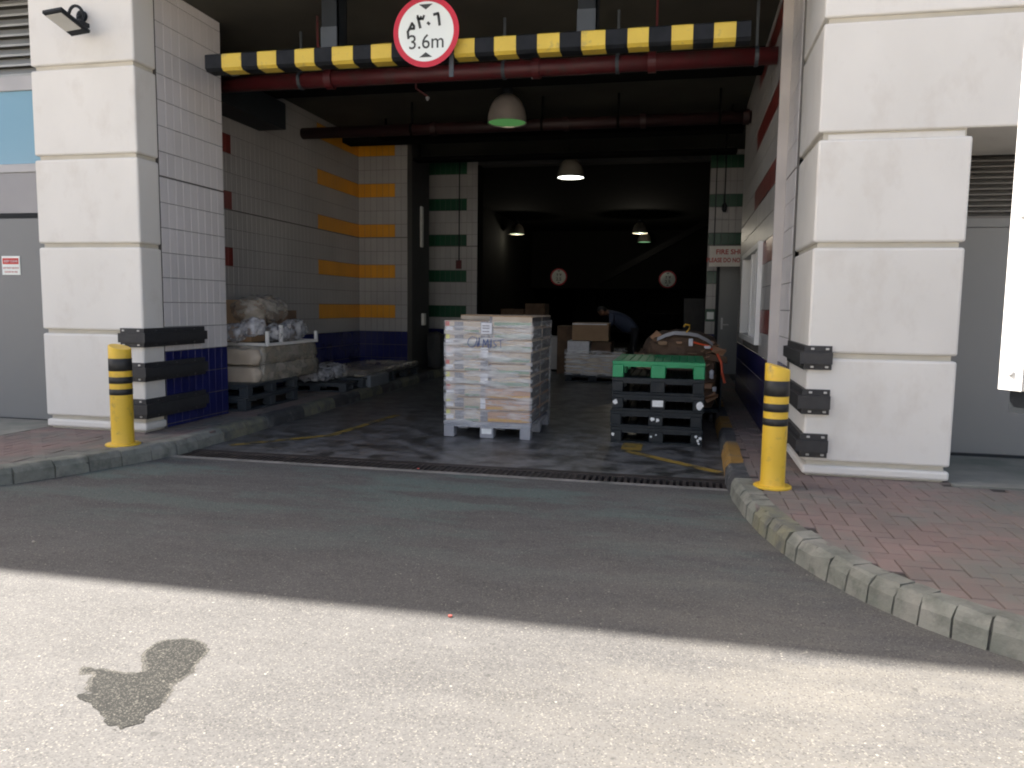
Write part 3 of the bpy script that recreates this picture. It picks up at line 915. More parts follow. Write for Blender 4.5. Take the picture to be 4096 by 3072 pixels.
# concealed solid walls that close the building
mw = thing('service_block', (-8, 10, 0), 'solid wall block left of the bay holding the grey door', 'wall')
part('wall', MB().box(-34, -6.27, 6.98, 44, 0, 4.428), 'darkwall', mw)
part('wall', MB().box(-6.3, -5.36, 6.86, 7.86, 0, 4.428), 'darkwall', mw)
mw2 = thing('service_block', (5, 10, 0), 'solid wall block right of the bay holding the louvred door', 'wall')
part('wall', MB().box(1.96, 34, 7.56, 44, 0, 4.428), 'darkwall', mw2)
part('wall', MB().box(0.97, 1.96, 7.21, 7.9, 0, 4.428), 'darkwall', mw2)
part('wall', MB().box(1.05, 1.96, 7.9, 8.9, 0, 4.428), 'darkwall', mw2)
# back room
br = thing('back_room', (-3, 25, 0), 'unlit storage hall beyond the inner doorway', 'room', kind='structure')
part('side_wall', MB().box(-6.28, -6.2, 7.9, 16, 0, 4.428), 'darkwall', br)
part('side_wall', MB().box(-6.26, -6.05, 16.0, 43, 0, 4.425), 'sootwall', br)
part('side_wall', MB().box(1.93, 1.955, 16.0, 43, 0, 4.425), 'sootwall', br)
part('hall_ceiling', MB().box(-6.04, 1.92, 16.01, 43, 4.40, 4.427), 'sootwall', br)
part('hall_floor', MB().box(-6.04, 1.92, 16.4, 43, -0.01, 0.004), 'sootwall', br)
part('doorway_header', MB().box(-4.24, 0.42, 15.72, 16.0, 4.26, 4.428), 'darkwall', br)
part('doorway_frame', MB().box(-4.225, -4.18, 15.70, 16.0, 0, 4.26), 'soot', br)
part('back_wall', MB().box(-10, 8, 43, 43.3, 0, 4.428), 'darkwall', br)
hd = thing('lintel_wall', (-3, 31, 2.1), 'dark lintel far inside the hall carrying two round signs', 'wall')
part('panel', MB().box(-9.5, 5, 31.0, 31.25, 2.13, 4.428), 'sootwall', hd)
rpb = thing('ramp_beam', (-1, 27, 3), 'dark sloping beam high in the storage hall', 'beam')
part('beam', MB().add([(-2.9, 27, 2.15), (0.75, 27, 4.2), (0.75, 27, 4.42), (-2.9, 27, 2.4), (-2.9, 27.4, 2.15), (0.75, 27.4, 4.2), (0.75, 27.4, 4.42), (-2.9, 27.4, 2.4)],
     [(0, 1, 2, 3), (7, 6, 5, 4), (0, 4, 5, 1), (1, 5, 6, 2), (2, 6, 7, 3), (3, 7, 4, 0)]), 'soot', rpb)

# small things on the walls
dt = thing('grey_door', (0.85, 15.6, KS), 'grey steel door under the fire sign board at the end of the right wall', 'door')
part('leaf', MB().box(0.66, 1.35, 15.62, 15.66, KS, 2.2, bev=0.004), 'door', dt)
part('frame', MB().box(0.60, 0.66, 15.6, 15.69, KS, 2.26).box(1.35, 1.4, 15.6, 15.69, KS, 2.26).box(0.60, 1.4, 15.6, 15.69, 2.2, 2.262), 'dsteel', dt)
part('handle', MB().box(0.72, 0.86, 15.57, 15.59, 1.08, 1.10).box(0.72, 0.75, 15.57, 15.62, 1.0, 1.22), 'steel', dt)
fs_ = thing('fire_sign', (0.9, 14.9, 2.36), 'cream sign board with red lettering above the grey door on the right', 'sign')
part('board', MB().box(0.43, 1.42, 14.9, 14.92, 2.17, 2.545, bev=0.003), 'signw' if False else 'stone', fs_)
put('lettering', text_mesh('FIRE SHUTTER', 0.125, 'rink', 0.003), fs_, (0.04, -0.003, 0.075))
put('lettering', text_mesh('PLEASE DO NOT OBSTRUCT', 0.112, 'rink', 0.003), fs_, (0.045, -0.003, -0.075)).scale = (0.78, 1, 1)
part('hanger', MB().box(0.5, 0.52, 14.905, 14.915, 2.545, 4.43).box(1.3, 1.32, 14.905, 14.915, 2.545, 4.43), 'dsteel', fs_)

solo('wall_light', MB().box(-4.985, -4.95, 14.30, 14.42, 2.5, 3.27, bev=0.008), 'galv', (-4.96, 14.36, 2.9), 'slim pale vertical light fitting on the dark side wall', 'light')
solo('switch_box', MB().box(-4.985, -4.93, 14.38, 14.52, 1.0, 1.23, bev=0.008), 'stone', (-4.96, 14.45, 1.1), 'small cream switch box low on the dark side wall', 'switch box')
cp_ = thing('alarm_point', (-4.6, 15.66, 2.25), 'small red alarm box under a thin conduit on the left green striped wall', 'alarm')
part('casing', MB().box(-4.66, -4.55, 15.63, 15.69, 2.15, 2.33, bev=0.006), 'pipe_r', cp_)
part('conduit', MB().tube([(-4.605, 15.675, 2.33), (-4.605, 15.675, 4.42)], 0.013, 8), 'dsteel', cp_)
sb = thing('shutter_switch', (0.6, 15.66, 3.3), 'small dark device hanging on a conduit on the right green striped wall', 'sensor')
part('casing', MB().lathe([(0.02, 3.42), (0.05, 3.36), (0.05, 3.3), (0.03, 3.25)], 12, (0.70, 15.63, 0)), 'dsteel', sb)
part('conduit', MB().tube([(0.70, 15.67, 3.4), (0.70, 15.67, 4.42)], 0.012, 8), 'dsteel', sb)
solo('paper_notice', MB().box(0.45, 0.58, 15.675, 15.69, 1.19, 1.33), 'signw', (0.5, 15.68, 1.2), 'tiny pale notice on the green stripe beside the grey door', 'notice')

# service window on the right wall
sw_ = thing('service_window', (0.83, 10.1, 1.02), 'cream framed service window in the red striped wall on the right', 'window')
def fr(y0, y1, z0, z1, x0=0.775, x1=0.95, n='frame'):
    part(n, MB().box(x0, x1, y0, y1, z0, z1, bev=0.004), 'white', sw_)
fr(8.95, 9.06, 1.0, 2.14); fr(11.27, 11.38, 1.0, 2.14)
fr(9.06, 11.27, 1.0, 1.07); fr(9.06, 11.27, 2.07, 2.14)
fr(10.0, 10.07, 1.07, 2.07, 0.82, 0.92, 'mullion')
part('pane', MB().box(0.90, 0.905, 9.06, 11.27, 1.07, 2.07), 'winglass', sw_)
part('sliding_frame', MB().box(0.80, 0.84, 10.08, 10.16, 1.07, 2.07).box(0.80, 0.84, 9.5, 9.58, 1.07, 2.07), 'white', sw_)

# ------------------------------------------------------------------ ceiling services
def pipe(y, z, r, x0, x1, label, clampx, name='red_pipe', pm='pipe_r'):
    t = thing(name, ((x0 + x1) / 2, y, z), label, 'pipe')
    part('tube', MB().tube([(x0, y, z), (x1, y, z)], r, 20), pm, t, smooth=True)
    for cx in clampx:
        mb = MB().tube([(cx - 0.018, y, z), (cx + 0.018, y, z)], r + 0.012, 20)
        mb.box(cx - 0.014, cx + 0.014, y - 0.006, y + 0.006, z, 4.43)
        part('clamp', mb, 'lsteel' if pm == 'pipe_r' else 'soot', t)
    for cx in [c_ + 0.35 for c_ in clampx]:
        part('coupling', MB().tube([(cx - 0.04, y, z), (cx + 0.04, y, z)], r + 0.02, 20), pm, t)
    return t
pipe(8.3, 3.895, 0.085, -5.7, 0.82, 'thick red sprinkler pipe hanging just behind the striped height bar', (-4.3, -1.95, -0.75, 0.62))
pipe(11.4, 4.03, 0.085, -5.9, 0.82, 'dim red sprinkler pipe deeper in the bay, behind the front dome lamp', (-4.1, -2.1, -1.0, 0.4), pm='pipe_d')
for k, (x_, y_) in enumerate([(-3.9, 7.9), (-0.35, 8.0), (-1.9, 8.9), (-3.4, 9.6)]):
    t = thing('sprinkler_drop', (x_, y_, 4.1), ['thin red sprinkler drop left of the first bar hanger', 'thin red sprinkler drop right of the second bar hanger', 'thin red sprinkler drop in the middle of the bay ceiling', 'thin red sprinkler drop near the left alcove ceiling'][k], 'sprinkler')
    part('tube', MB().tube([(x_, y_, 4.43), (x_, y_, 4.12), (x_ + 0.12, y_ + 0.1, 4.04)], 0.014, 8), 'pipe_r', t)
    part('head', MB().lathe([(0.012, 0.0), (0.028, -0.01), (0.028, -0.02), (0.01, -0.05)], 10, (x_ + 0.12, y_ + 0.1, 4.04)), 'steel', t)
solo('cable_duct', MB().box(-5.925, -5.5, 7.95, 10.15, 3.8, 4.16, bev=0.01), 'dsteel', (-5.7, 9, 4), 'black box duct high on the left alcove wall', 'duct')
for k, y_ in enumerate([9.7, 12.9]):
    solo('ceiling_beam', MB().box(-6.2, 0.83, y_, y_ + 0.35, 4.2, 4.429), 'sootwall', (-2.5, y_, 4.3), ['dark ceiling beam behind the first red pipe', 'dark ceiling beam behind the second red pipe'][k], 'beam')
for k, (y_, z_) in enumerate([(12.2, 4.12), (13.9, 4.05)]):
    solo('cable_tray', MB().box(-5.0, 0.8, y_, y_ + 0.3, z_, z_ + 0.06).box(-4.9, -4.87, y_ + 0.1, y_ + 0.13, z_, 4.43).box(0.6, 0.63, y_ + 0.1, y_ + 0.13, z_, 4.43), 'soot', (-2, y_, z_), ['black cable tray crossing the bay ceiling in front of the rear lamp', 'black cable tray crossing the bay ceiling near the inner doorway'][k], 'cable tray')

# height bar
hb = thing('height_bar', (-2.05, 7.05, 3.7), 'yellow and black striped height bar hanging across the bay entrance', 'height bar')
ed = [(-4.44, -4.23), (-4.06, -3.86), (-3.67, -3.47), (-3.29, -3.08), (-2.9, -2.7), (-2.48, -2.29), (-2.10, -1.91), (-1.73, -1.53), (-1.34, -1.14), (-0.95, -0.74), (-0.55, -0.37), (-0.18, 0.0), (0.17, 0.35)]
cuts = [(-4.62, -4.44, 1)]
for i, (a, b) in enumerate(ed):
    cuts.append((a, b, 0))
    cuts.append((b, ed[i + 1][0] if i + 1 < len(ed) else 0.47, 1))
ds_, ybar = 0.0, 6.95
for a, b, k in cuts:
    prof = [(ybar, 3.655), (ybar, 3.775), (ybar + 0.012, 3.787), (ybar + 0.15, 3.787), (ybar + 0.162, 3.775), (ybar + 0.162, 3.63), (ybar + 0.03, 3.63)]
    vs = [(xx, y, z) for xx in (a + 0.0008, b - 0.0008) for y, z in prof]
    n = len(prof)
    part('yellow_section' if k == 0 else 'black_section', MB().add(vs, [tuple(range(n)), tuple(range(n, 2 * n))] + [(j, (j + 1) % n, n + (j + 1) % n, n + j) for j in range(n)]), 'bar_y' if k == 0 else 'bar_k', hb)
for xx in (-3.48, -1.01):
    h = part('hanger', MB().box(xx, xx + 0.17, 7.14, 7.155, 3.65, 4.43).box(xx + 0.155, xx + 0.17, 7.14, 7.34, 3.788, 4.43).box(xx, xx + 0.17, 7.325, 7.34, 3.788, 4.43), 'dsteel', hb)
    part('lap_plate', MB().box(xx - 0.005, xx + 0.16, 7.125, 7.139, 3.788, 4.03), 'lsteel', h)
    part('top_plate', MB().box(xx - 0.08, xx + 0.26, 7.1, 7.4, 4.41, 4.429), 'dsteel', h)

def round_sign(root, cx, y, cz, r, kind):
    part('disc', MB().lathe([(r - 0.004, 0.006), (r, 0.0), (r, -0.004)], 56, (cx, y, cz), axis='Y'), 'red', root)
    part('face', MB().lathe([(r * 0.84, -0.0065), (r * 0.84, -0.0045)], 56, (cx, y, cz), axis='Y'), 'signw', root)
    yy = y - 0.0075
    def tri(z0, z1, hw):
        a = MB().add([(cx - hw, yy, z0), (cx + hw, yy, z0), (cx, yy, z1), (cx - hw, yy - 0.001, z0), (cx + hw, yy - 0.001, z0), (cx, yy - 0.001, z1)], [(0, 1, 2), (5, 4, 3), (0, 3, 4, 1), (1, 4, 5, 2), (2, 5, 3, 0)])
        part('arrow', a, 'ink', root)
    tri(cz + r * 0.76, cz + r * 0.61, r * 0.21)
    tri(cz - r * 0.72, cz - r * 0.58, r * 0.20)
    g = MB()
    s = r
    if kind == 'big':
        W_ = 0.062 * s * 1.25
        # arabic six
        def flush():
            nonlocal g
            part('arabic_numeral', g, 'ink', root)
            g = MB()
        stroke(g, [(cx + 0.25 * s, cz + 0.455 * s), (cx + 0.37 * s, cz + 0.475 * s), (cx + 0.385 * s, cz + 0.42 * s), (cx + 0.42 * s, cz + 0.16 * s)], W_, yy)
        flush()
        stroke(g, [(cx + 0.065 * s, cz + 0.235 * s), (cx + 0.105 * s, cz + 0.20 * s)], W_, yy)
        flush()
        stroke(g, [(cx - 0.25 * s, cz + 0.45 * s), (cx - 0.225 * s, cz + 0.36 * s), (cx - 0.17 * s, cz + 0.35 * s), (cx - 0.145 * s, cz + 0.42 * s)], W_ * 0.8, yy)
        stroke(g, [(cx - 0.15 * s, cz + 0.36 * s), (cx - 0.09 * s, cz + 0.35 * s), (cx - 0.055 * s, cz + 0.44 * s)], W_ * 0.8, yy)
        stroke(g, [(cx - 0.24 * s, cz + 0.40 * s), (cx - 0.17 * s, cz + 0.12 * s)], W_, yy)
        flush()
        stroke(g, [(cx - 0.50 * s, cz + 0.10 * s), (cx - 0.42 * s, cz + 0.25 * s), (cx - 0.36 * s, cz + 0.17 * s), (cx - 0.36 * s, cz + 0.10 * s), (cx - 0.50 * s, cz + 0.10 * s), (cx - 0.55 * s, cz + 0.02 * s), (cx - 0.53 * s, cz - 0.16 * s)], W_ * 0.9, yy)
        part('arabic_numeral', g, 'ink', root)
        o = put('numerals', text_mesh('3.6m', 0.56 * s, 'ink', 0.0006), root, (cx + 0.005 - root.location.x, yy - root.location.y, cz - 0.30 * s - root.location.z))
        o.scale = (1.0, 1, 1.02)
    else:
        W_ = 0.07 * s
        stroke(g, [(cx - 0.25 * s, cz + 0.35 * s), (cx - 0.12 * s, cz + 0.35 * s), (cx - 0.2 * s, cz + 0.1 * s)], W_, yy)
        part('arabic_numeral', g, 'ink', root)
        g = MB()
        stroke(g, [(cx + 0.12 * s, cz + 0.38 * s), (cx + 0.22 * s, cz + 0.15 * s), (cx + 0.3 * s, cz + 0.38 * s)], W_, yy)
        part('arabic_numeral', g, 'ink', root)
        put('numerals', text_mesh('2.5', 0.55 * s, 'ink', 0.002), root, (cx - root.location.x, yy - root.location.y, cz - 0.28 * s - root.location.z))
sg = thing('height_sign', (-2.335, 6.86, 3.83), 'large round red rimmed 3.6m height limit sign on the striped bar', 'sign')
round_sign(sg, -2.335, 6.86, 3.83, 0.308, 'big')
part('bracket', MB().box(-2.36, -2.30, 6.868, 6.948, 3.66, 3.78), 'galv', sg)
part('hanging_strip', MB().box(-2.14, -2.10, 6.93, 6.945, 3.45, 3.66), 'lsteel', sg)
for X_, Z_, lb_ in ((-4.93, 2.58, 'left of the two small round red rimmed signs inside the dark hall'), (-0.64, 2.50, 'right of the two small round red rimmed signs inside the dark hall')):
    t = thing('height_sign', (X_, 30.95, Z_), lb_, 'sign')
    round_sign(t, X_, 30.95, Z_, 0.335, 'small')

# dome lamps
def lamp(x, y, z, r, lens, label, shade='shade', top=4.43):
    t = thing('dome_lamp', (x, y, z), label, 'lamp', 'dome lamps hanging from the ceiling')
    h = r * 1.4
    prof = [(r, 0), (r * 0.98, 0.02)] + [(r * math.cos(a) ** 0.8, h * math.sin(a)) for a in [R(q) for q in (15, 30, 45, 58, 70)]] + [(r * 0.28, h)]
    inner = [(rr - 0.006, zz) for rr, zz in prof[::-1]]
    part('shade', MB().lathe(prof + inner, 32, (x, y, z), caps=False), shade, t, smooth=True)
    part('lens', MB().lathe([(r * 0.93, 0.012), (r * 0.93, 0.018)], 32, (x, y, z)), lens, t)
    part('housing', MB().lathe([(r * 0.3, h * 0.99), (r * 0.3, h + 0.08), (r * 0.12, h + 0.10)], 20, (x, y, z)), 'dsteel', t)
    if z + h + 0.1 < top:
        part('rod', MB().tube([(x, y, z + h + 0.09), (x, y, top)], 0.012, 8), 'dsteel', t)
    return t
lamp(-2.49, 10.8, 3.93, 0.275, 'lens_g', 'nearest dome lamp, pale shade with a dim green glow underneath')
lamp(-2.15, 14.7, 3.80, 0.255, 'lens_w', 'dome lamp with a bright white lens in front of the inner doorway', 'shade_d')
def bulb(t, power):
    l = bpy.data.objects.new('bulb', bpy.data.lights.new('bulb', 'POINT'))
    COL.objects.link(l)
    l.parent = t
    l.location = (0, 0, -0.12)
    l.data.energy = power
    l.data.color = (1.0, 0.9, 0.72)
    l.data.shadow_soft_size = 0.03
bulb(lamp(-1.47, 25.8, 3.80, 0.25, 'lens_dim', 'upper of two green glowing dome lamps far in the hall, right', 'shade_d'), 9)
lamp(-1.50, 29.3, 3.80, 0.25, 'lens_dim', 'lower of two green glowing dome lamps far in the hall, right', 'shade_d')
bulb(lamp(-5.56, 25.8, 3.80, 0.25, 'lens_dim', 'single green glowing dome lamp far in the hall, left', 'shade_d'), 5)

# ------------------------------------------------------------------ bumpers
def bumper(root, sx, xc, yc, lx, ly, z0, z1):
    """an L-shaped rubber profile round the pillar corner; sx=-1 front arm runs to -X"""
    zc0, zc1 = z0 + 0.045, z1 - 0.045
    # side arm grows away from the pillar towards the drive
    for nm, t_, a, b in (('flange', 0.028, z0, z1), ('rib', 0.062, zc0, zc1)):
        mb = MB()
        o = -sx * t_
        # outline in plan of the L
        xi, yi = xc, yc           # pillar corner
        P_ = [(xi + sx * lx, yi), (xi + sx * lx, yi - t_), (xi + o, yi - t_), (xi + o, yi + ly), (xi, yi + ly), (xi, yi)]
        mb.prism(P_, a, b)
        part(nm, mb, 'rubber', root)
    mb = MB()
    xs = [xi + sx * (0.045 + 0.06 * 0)] + [xi + sx * (lx - 0.035)]
    bolts = MB()
    for zz in (z0 + 0.022, z1 - 0.022):
        for bx in (xi + sx * 0.03, xi + sx * (lx - 0.035)):
            part('bolt', MB().box(bx - 0.012, bx + 0.012, yc - 0.036, yc - 0.026, zz - 0.008, zz + 0.008, bev=0.002), 'steel', root)
        k = 0.15
        while k < ly:
            part('bolt', MB().box(xi - sx * 0.026, xi - sx * 0.034, yc + k - 0.009, yc + k + 0.009, zz - 0.006, zz + 0.006), 'dbolt', root)
            k += 0.3
names = ['top', 'middle', 'bottom']
for k, (a, b) in enumerate([(0.96, 1.14), (0.63, 0.81), (0.27, 0.46)]):
    t = thing('corner_bumper', (-5.02, 6.45, a), '%s of the three black rubber bumpers wrapped round the left pillar corner' % names[k], 'bumper', 'rubber corner bumpers')
    bumper(t, -1, -5.0195, 6.4495, 0.23, 0.93, a, b)
for k, (a, b) in enumerate([(0.95, 1.13), (0.61, 0.80), (0.28, 0.46)]):
    t = thing('corner_bumper', (0.93, 6.2, a), '%s of the three black rubber bumpers wrapped round the right pillar corner' % names[k], 'bumper', 'rubber corner bumpers')
    bumper(t, 1, 0.9295, 6.1995, 0.17, 0.95, a, b)

# ------------------------------------------------------------------ bollards
def bollard(x, y, r, label, seed, top=0.995):
    t = thing('bollard', (x, y, KS), label, 'bollard', 'yellow bollards beside the kerb', 0)
    part('base_flange', MB().lathe([(r * 1.55, KS + 0.001), (r * 1.55, KS + 0.012), (r * 1.45, KS + 0.018), (r * 1.1, KS + 0.02)], 40, (x, y, 0)), 'yel', t)
    zz = [KS + 0.015, 0.58, 0.632, 0.68, 0.738, 0.79, 0.90, top]
    cols = ['yel', 'blk', 'yel', 'blk', 'yel', 'blk', 'yel']
    # painted tube
    mb = MB()
    seg = 40
    prof = [(r * 1.05, KS + 0.019), (r, KS + 0.035)] + [(r, 0.3), (r, 0.6), (r, 0.9)]
    vs, fs = [], []
    for rr, z in prof:
        for i in range(seg):
            a = 2 * math.pi * i / seg
            vs.append((x + rr * math.cos(a), y + rr * math.sin(a), z))
    for i in range(seg):
        a = 2 * math.pi * i / seg
        vs.append((x + r * math.cos(a), y + r * math.sin(a), top - 0.022 * math.cos(a) + 0.004 * math.sin(a)))
    n = len(prof) + 1
    for i in range(seg):
        a = 2 * math.pi * i / seg
        vs.append((x + r * 0.93 * math.cos(a), y + r * 0.93 * math.sin(a), top + 0.005 - 0.022 * math.cos(a) + 0.004 * math.sin(a)))
    n += 1
    for j in range(n - 1):
        for i in range(seg):
            k = (i + 1) % seg
            fs.append((j * seg + i, j * seg + k, (j + 1) * seg + k, (j + 1) * seg + i))
    fs.append(tuple((n - 1) * seg + i for i in range(seg)))
    mb.add(vs, fs)
    o = part('post', mb, 'yel', t)
    o.data.polygons.foreach_set('use_smooth', [len(p.vertices) == 4 for p in o.data.polygons])
    for a, b in ((0.58, 0.632), (0.68, 0.738), (0.79, 0.90)):
        part('black_band', MB().lathe([(r + 0.0005, a), (r + 0.0018, a + 0.001), (r + 0.0018, b - 0.001), (r + 0.0005, b)], 40, (x, y, 0), caps=False), 'blk', t, smooth=True)
bollard(-4.81, 5.87, 0.093, 'yellow bollard with black bands in front of the left pillar', 1)
bollard(0.665, 5.73, 0.085, 'yellow bollard with black bands in front of the right pillar', 2)

# ------------------------------------------------------------------ left recess: louvre, glazing, door
ld = thing('grey_door', (-7.2, 6.85, KS), 'flat grey steel door left of the left pillar with a red and white notice', 'door')
part('leaf', MB().box(-8.4, -6.13, 6.86, 6.9, KS + 0.01, 2.235), 'door', ld)
part('threshold', MB().box(-8.4, -6.13, 6.84, 6.9, KS, KS + 0.012), 'dsteel', ld)
part('frame', MB().box(-8.4, -6.13, 6.862, 6.94, 2.24, 2.29).box(-8.4, -6.13, 6.855, 6.875, 2.262, 2.268), 'dsteel', ld)
part('transom_panel', MB().box(-8.4, -6.13, 6.86, 6.9, 2.292, 2.70), 'panelg', ld)
ns_ = thing('door_notice', (-6.93, 6.857, 1.75), 'small white notice with a red heading on the left grey door', 'notice')
nx0, nx1, nz0, nz1 = -7.0, -6.775, 1.655, 1.85
part('plate', MB().box(nx0, nx1, 6.852, 6.859, nz0, nz1, bev=0.001), 'signw', ns_)
part('heading', MB().box(nx0 + 0.012, nx1 - 0.015, 6.850, 6.8518, nz1 - 0.085, nz1 - 0.022), 'lred', ns_)
put('lettering', text_mesh('KEEP CLEAR', 0.032, 'p_white', 0), ns_, (0.045, -0.0085, 0.045))
put('lettering', text_mesh('DO NOT BLOCK', 0.026, 'rink', 0), ns_, (0.043, -0.0065, -0.025))
put('lettering', text_mesh('DOOR IN USE', 0.026, 'rink', 0), ns_, (0.043, -0.0065, -0.065))
gw = thing('transom_window', (-7.2, 6.86, 2.7), 'blue tinted fixed window above the left grey door', 'window')
part('frame', MB().box(-8.4, -6.13, 6.845, 6.9, 2.702, 2.785, bev=0.003).box(-8.4, -6.13, 6.845, 6.9, 3.515, 3.655, bev=0.003), 'frame', gw)
part('pane', MB().box(-8.4, -6.13, 6.872, 6.878, 2.785, 3.515), 'glass_b', gw)
lv = thing('louvre', (-7.2, 6.86, 3.66), 'light grey horizontal louvre above the blue window on the left', 'louvre')
part('recess', MB().box(-8.4, -6.13, 6.96, 6.975, 3.655, 4.428), 'void', lv)
k = 3.66
sl = MB().add([(-1.14, 0, 0.0), (1.14, 0, 0.0), (1.14, 0, 0.022), (-1.14, 0, 0.022), (-1.14, 0.085, 0.085), (1.14, 0.085, 0.085), (1.14, 0.085, 0.1), (-1.14, 0.085, 0.1)],
              [(0, 1, 2, 3), (3, 2, 6, 7), (0, 4, 5, 1), (4, 7, 6, 5), (0, 3, 7, 4), (1, 5, 6, 2)]).mesh('slat', ['slat'])
while k < 4.40:
    put('slat', sl, lv, (-7.27 + 7.2, 6.862 - 6.86, k - 3.66))
    k += 0.098
# right recess
rd = thing('grey_door', (3.5, 7.5, KS), 'wide dark grey door under a louvre, right of the right pillar', 'door')
part('leaf', MB().box(1.97, 7, 7.45, 7.5, KS + 0.03, 2.12), 'door', rd)
part('threshold', MB().box(1.97, 7, 7.43, 7.5, KS, KS + 0.03), 'dsteel', rd)
part('top_rail', MB().box(1.97, 7, 7.44, 7.5, 2.125, 2.2), 'door', rd)
part('recess', MB().box(1.97, 7, 7.53, 7.55, 2.2, 2.70), 'void', rd)
sl2 = MB().add([(-2.5, 0, 0.0), (2.5, 0, 0.0), (2.5, 0, 0.012), (-2.5, 0, 0.012), (-2.5, 0.045, 0.035), (2.5, 0.045, 0.035), (2.5, 0.045, 0.043), (-2.5, 0.045, 0.043)],
               [(0, 1, 2, 3), (3, 2, 6, 7), (0, 4, 5, 1), (4, 7, 6, 5), (0, 3, 7, 4), (1, 5, 6, 2)]).mesh('slat', ['slat_d'])
k = 2.205
while k < 2.69:
    put('slat', sl2, rd, (4.485 - 3.5, 7.455 - 7.5, k - KS))
    k += 0.047

# floodlight on the left pillar
fl = thing('floodlight', (-5.53, 6.44, 3.97), 'small dark floodlight on a ring bracket high on the left pillar', 'floodlight')
part('mount', MB().lathe([(0.05, 6.448), (0.05, 6.42), (0.03, 6.41)], 20, (-5.54, 0, 4.02), axis='Y'), 'dsteel', fl)
ring = [(-5.54 + 0.065 * math.cos(a), 6.38 - 0.03 * math.sin(a / 2), 4.0 + 0.085 * math.sin(a)) for a in [2 * math.pi * i / 20 for i in range(21)]]
part('ring_bracket', MB().tube(ring, 0.014, 8), 'dsteel', fl)
part('arm', MB().tube([(-5.54, 6.42, 3.95), (-5.50, 6.36, 3.88), (-5.46, 6.32, 3.86)], 0.016, 8).tube([(-5.54, 6.42, 4.02), (-5.50, 6.33, 3.97), (-5.47, 6.30, 3.88)], 0.01, 8), 'dsteel', fl)
rotf = Matrix.Rotation(R(-14), 3, 'X') @ Matrix.Rotation(R(-6), 3, 'Y')
hdp = part('head', MB().box(-5.56, -5.36, 5.98, 6.33, 3.85, 3.885, bev=0.008, rot=rotf), 'dsteel', fl)
part('lens', MB().box(-5.54, -5.385, 6.01, 6.24, 3.842, 3.848, rot=rotf, piv=(-5.46, 6.155, 3.8675)), 'glassy', hdp)
part('heat_fins', MB().box(-5.545, -5.375, 6.22, 6.34, 3.87, 3.91, bev=0.006), 'dsteel', hdp)

# white metal board at the right edge
pb = thing('metal_board', (1.9, 2.7, KS), 'white metal board with riveted edge strip at the far right', 'sign board')
u_ = Vector((0.08, -0.06)).normalized()
u_ = Vector((math.sin(R(36)), -math.cos(R(36))))
n_ = Vector((-u_.y, u_.x)) * -1.0    # towards the drive and the street
if n_.x > 0: n_ = -n_
A_ = Vector((1.255, 3.47))
def slabq(s0, s1, t0, t1):
    return [tuple(A_ + u_ * s0 + n_ * t0), tuple(A_ + u_ * s1 + n_ * t0), tuple(A_ + u_ * s1 + n_ * t1), tuple(A_ + u_ * s0 + n_ * t1)]
part('edge_strip', MB().prism(slabq(0, 0.095, -0.03, 0.0), 1.09, 3.35), 'white', pb)
part('sheet', MB().prism(slabq(0.098, 1.25, -0.03, -0.006), 1.095, 3.34), 'galv', pb)
part('back_rail', MB().prism(slabq(0.03, 1.2, -0.09, -0.031), 1.0, 1.085).prism(slabq(0.03, 1.2, -0.09, -0.031), 3.1, 3.2), 'dsteel', pb)
for zz in (1.16, 1.78, 2.4, 3.02):
    c = A_ + u_ * 0.05
    nn = Vector((n_.x, n_.y, 0))
    q = nn.to_track_quat('Z', 'Y').to_matrix()
    mb = MB().lathe([(0.014, 0.0), (0.014, 0.004), (0.008, 0.008)], 16)
    mb.v = [tuple(q @ Vector(v) + Vector((c.x, c.y, zz))) for v in mb.v]
    part('rivet', mb, 'galv', pb)
for s_ in (0.95, 1.15):
    c = A_ + u_ * s_ - n_ * 0.12
    part('post', MB().tube([(c.x, c.y, -0.01), (c.x, c.y, 3.3)], 0.03, 16), 'dsteel', pb, smooth=True)

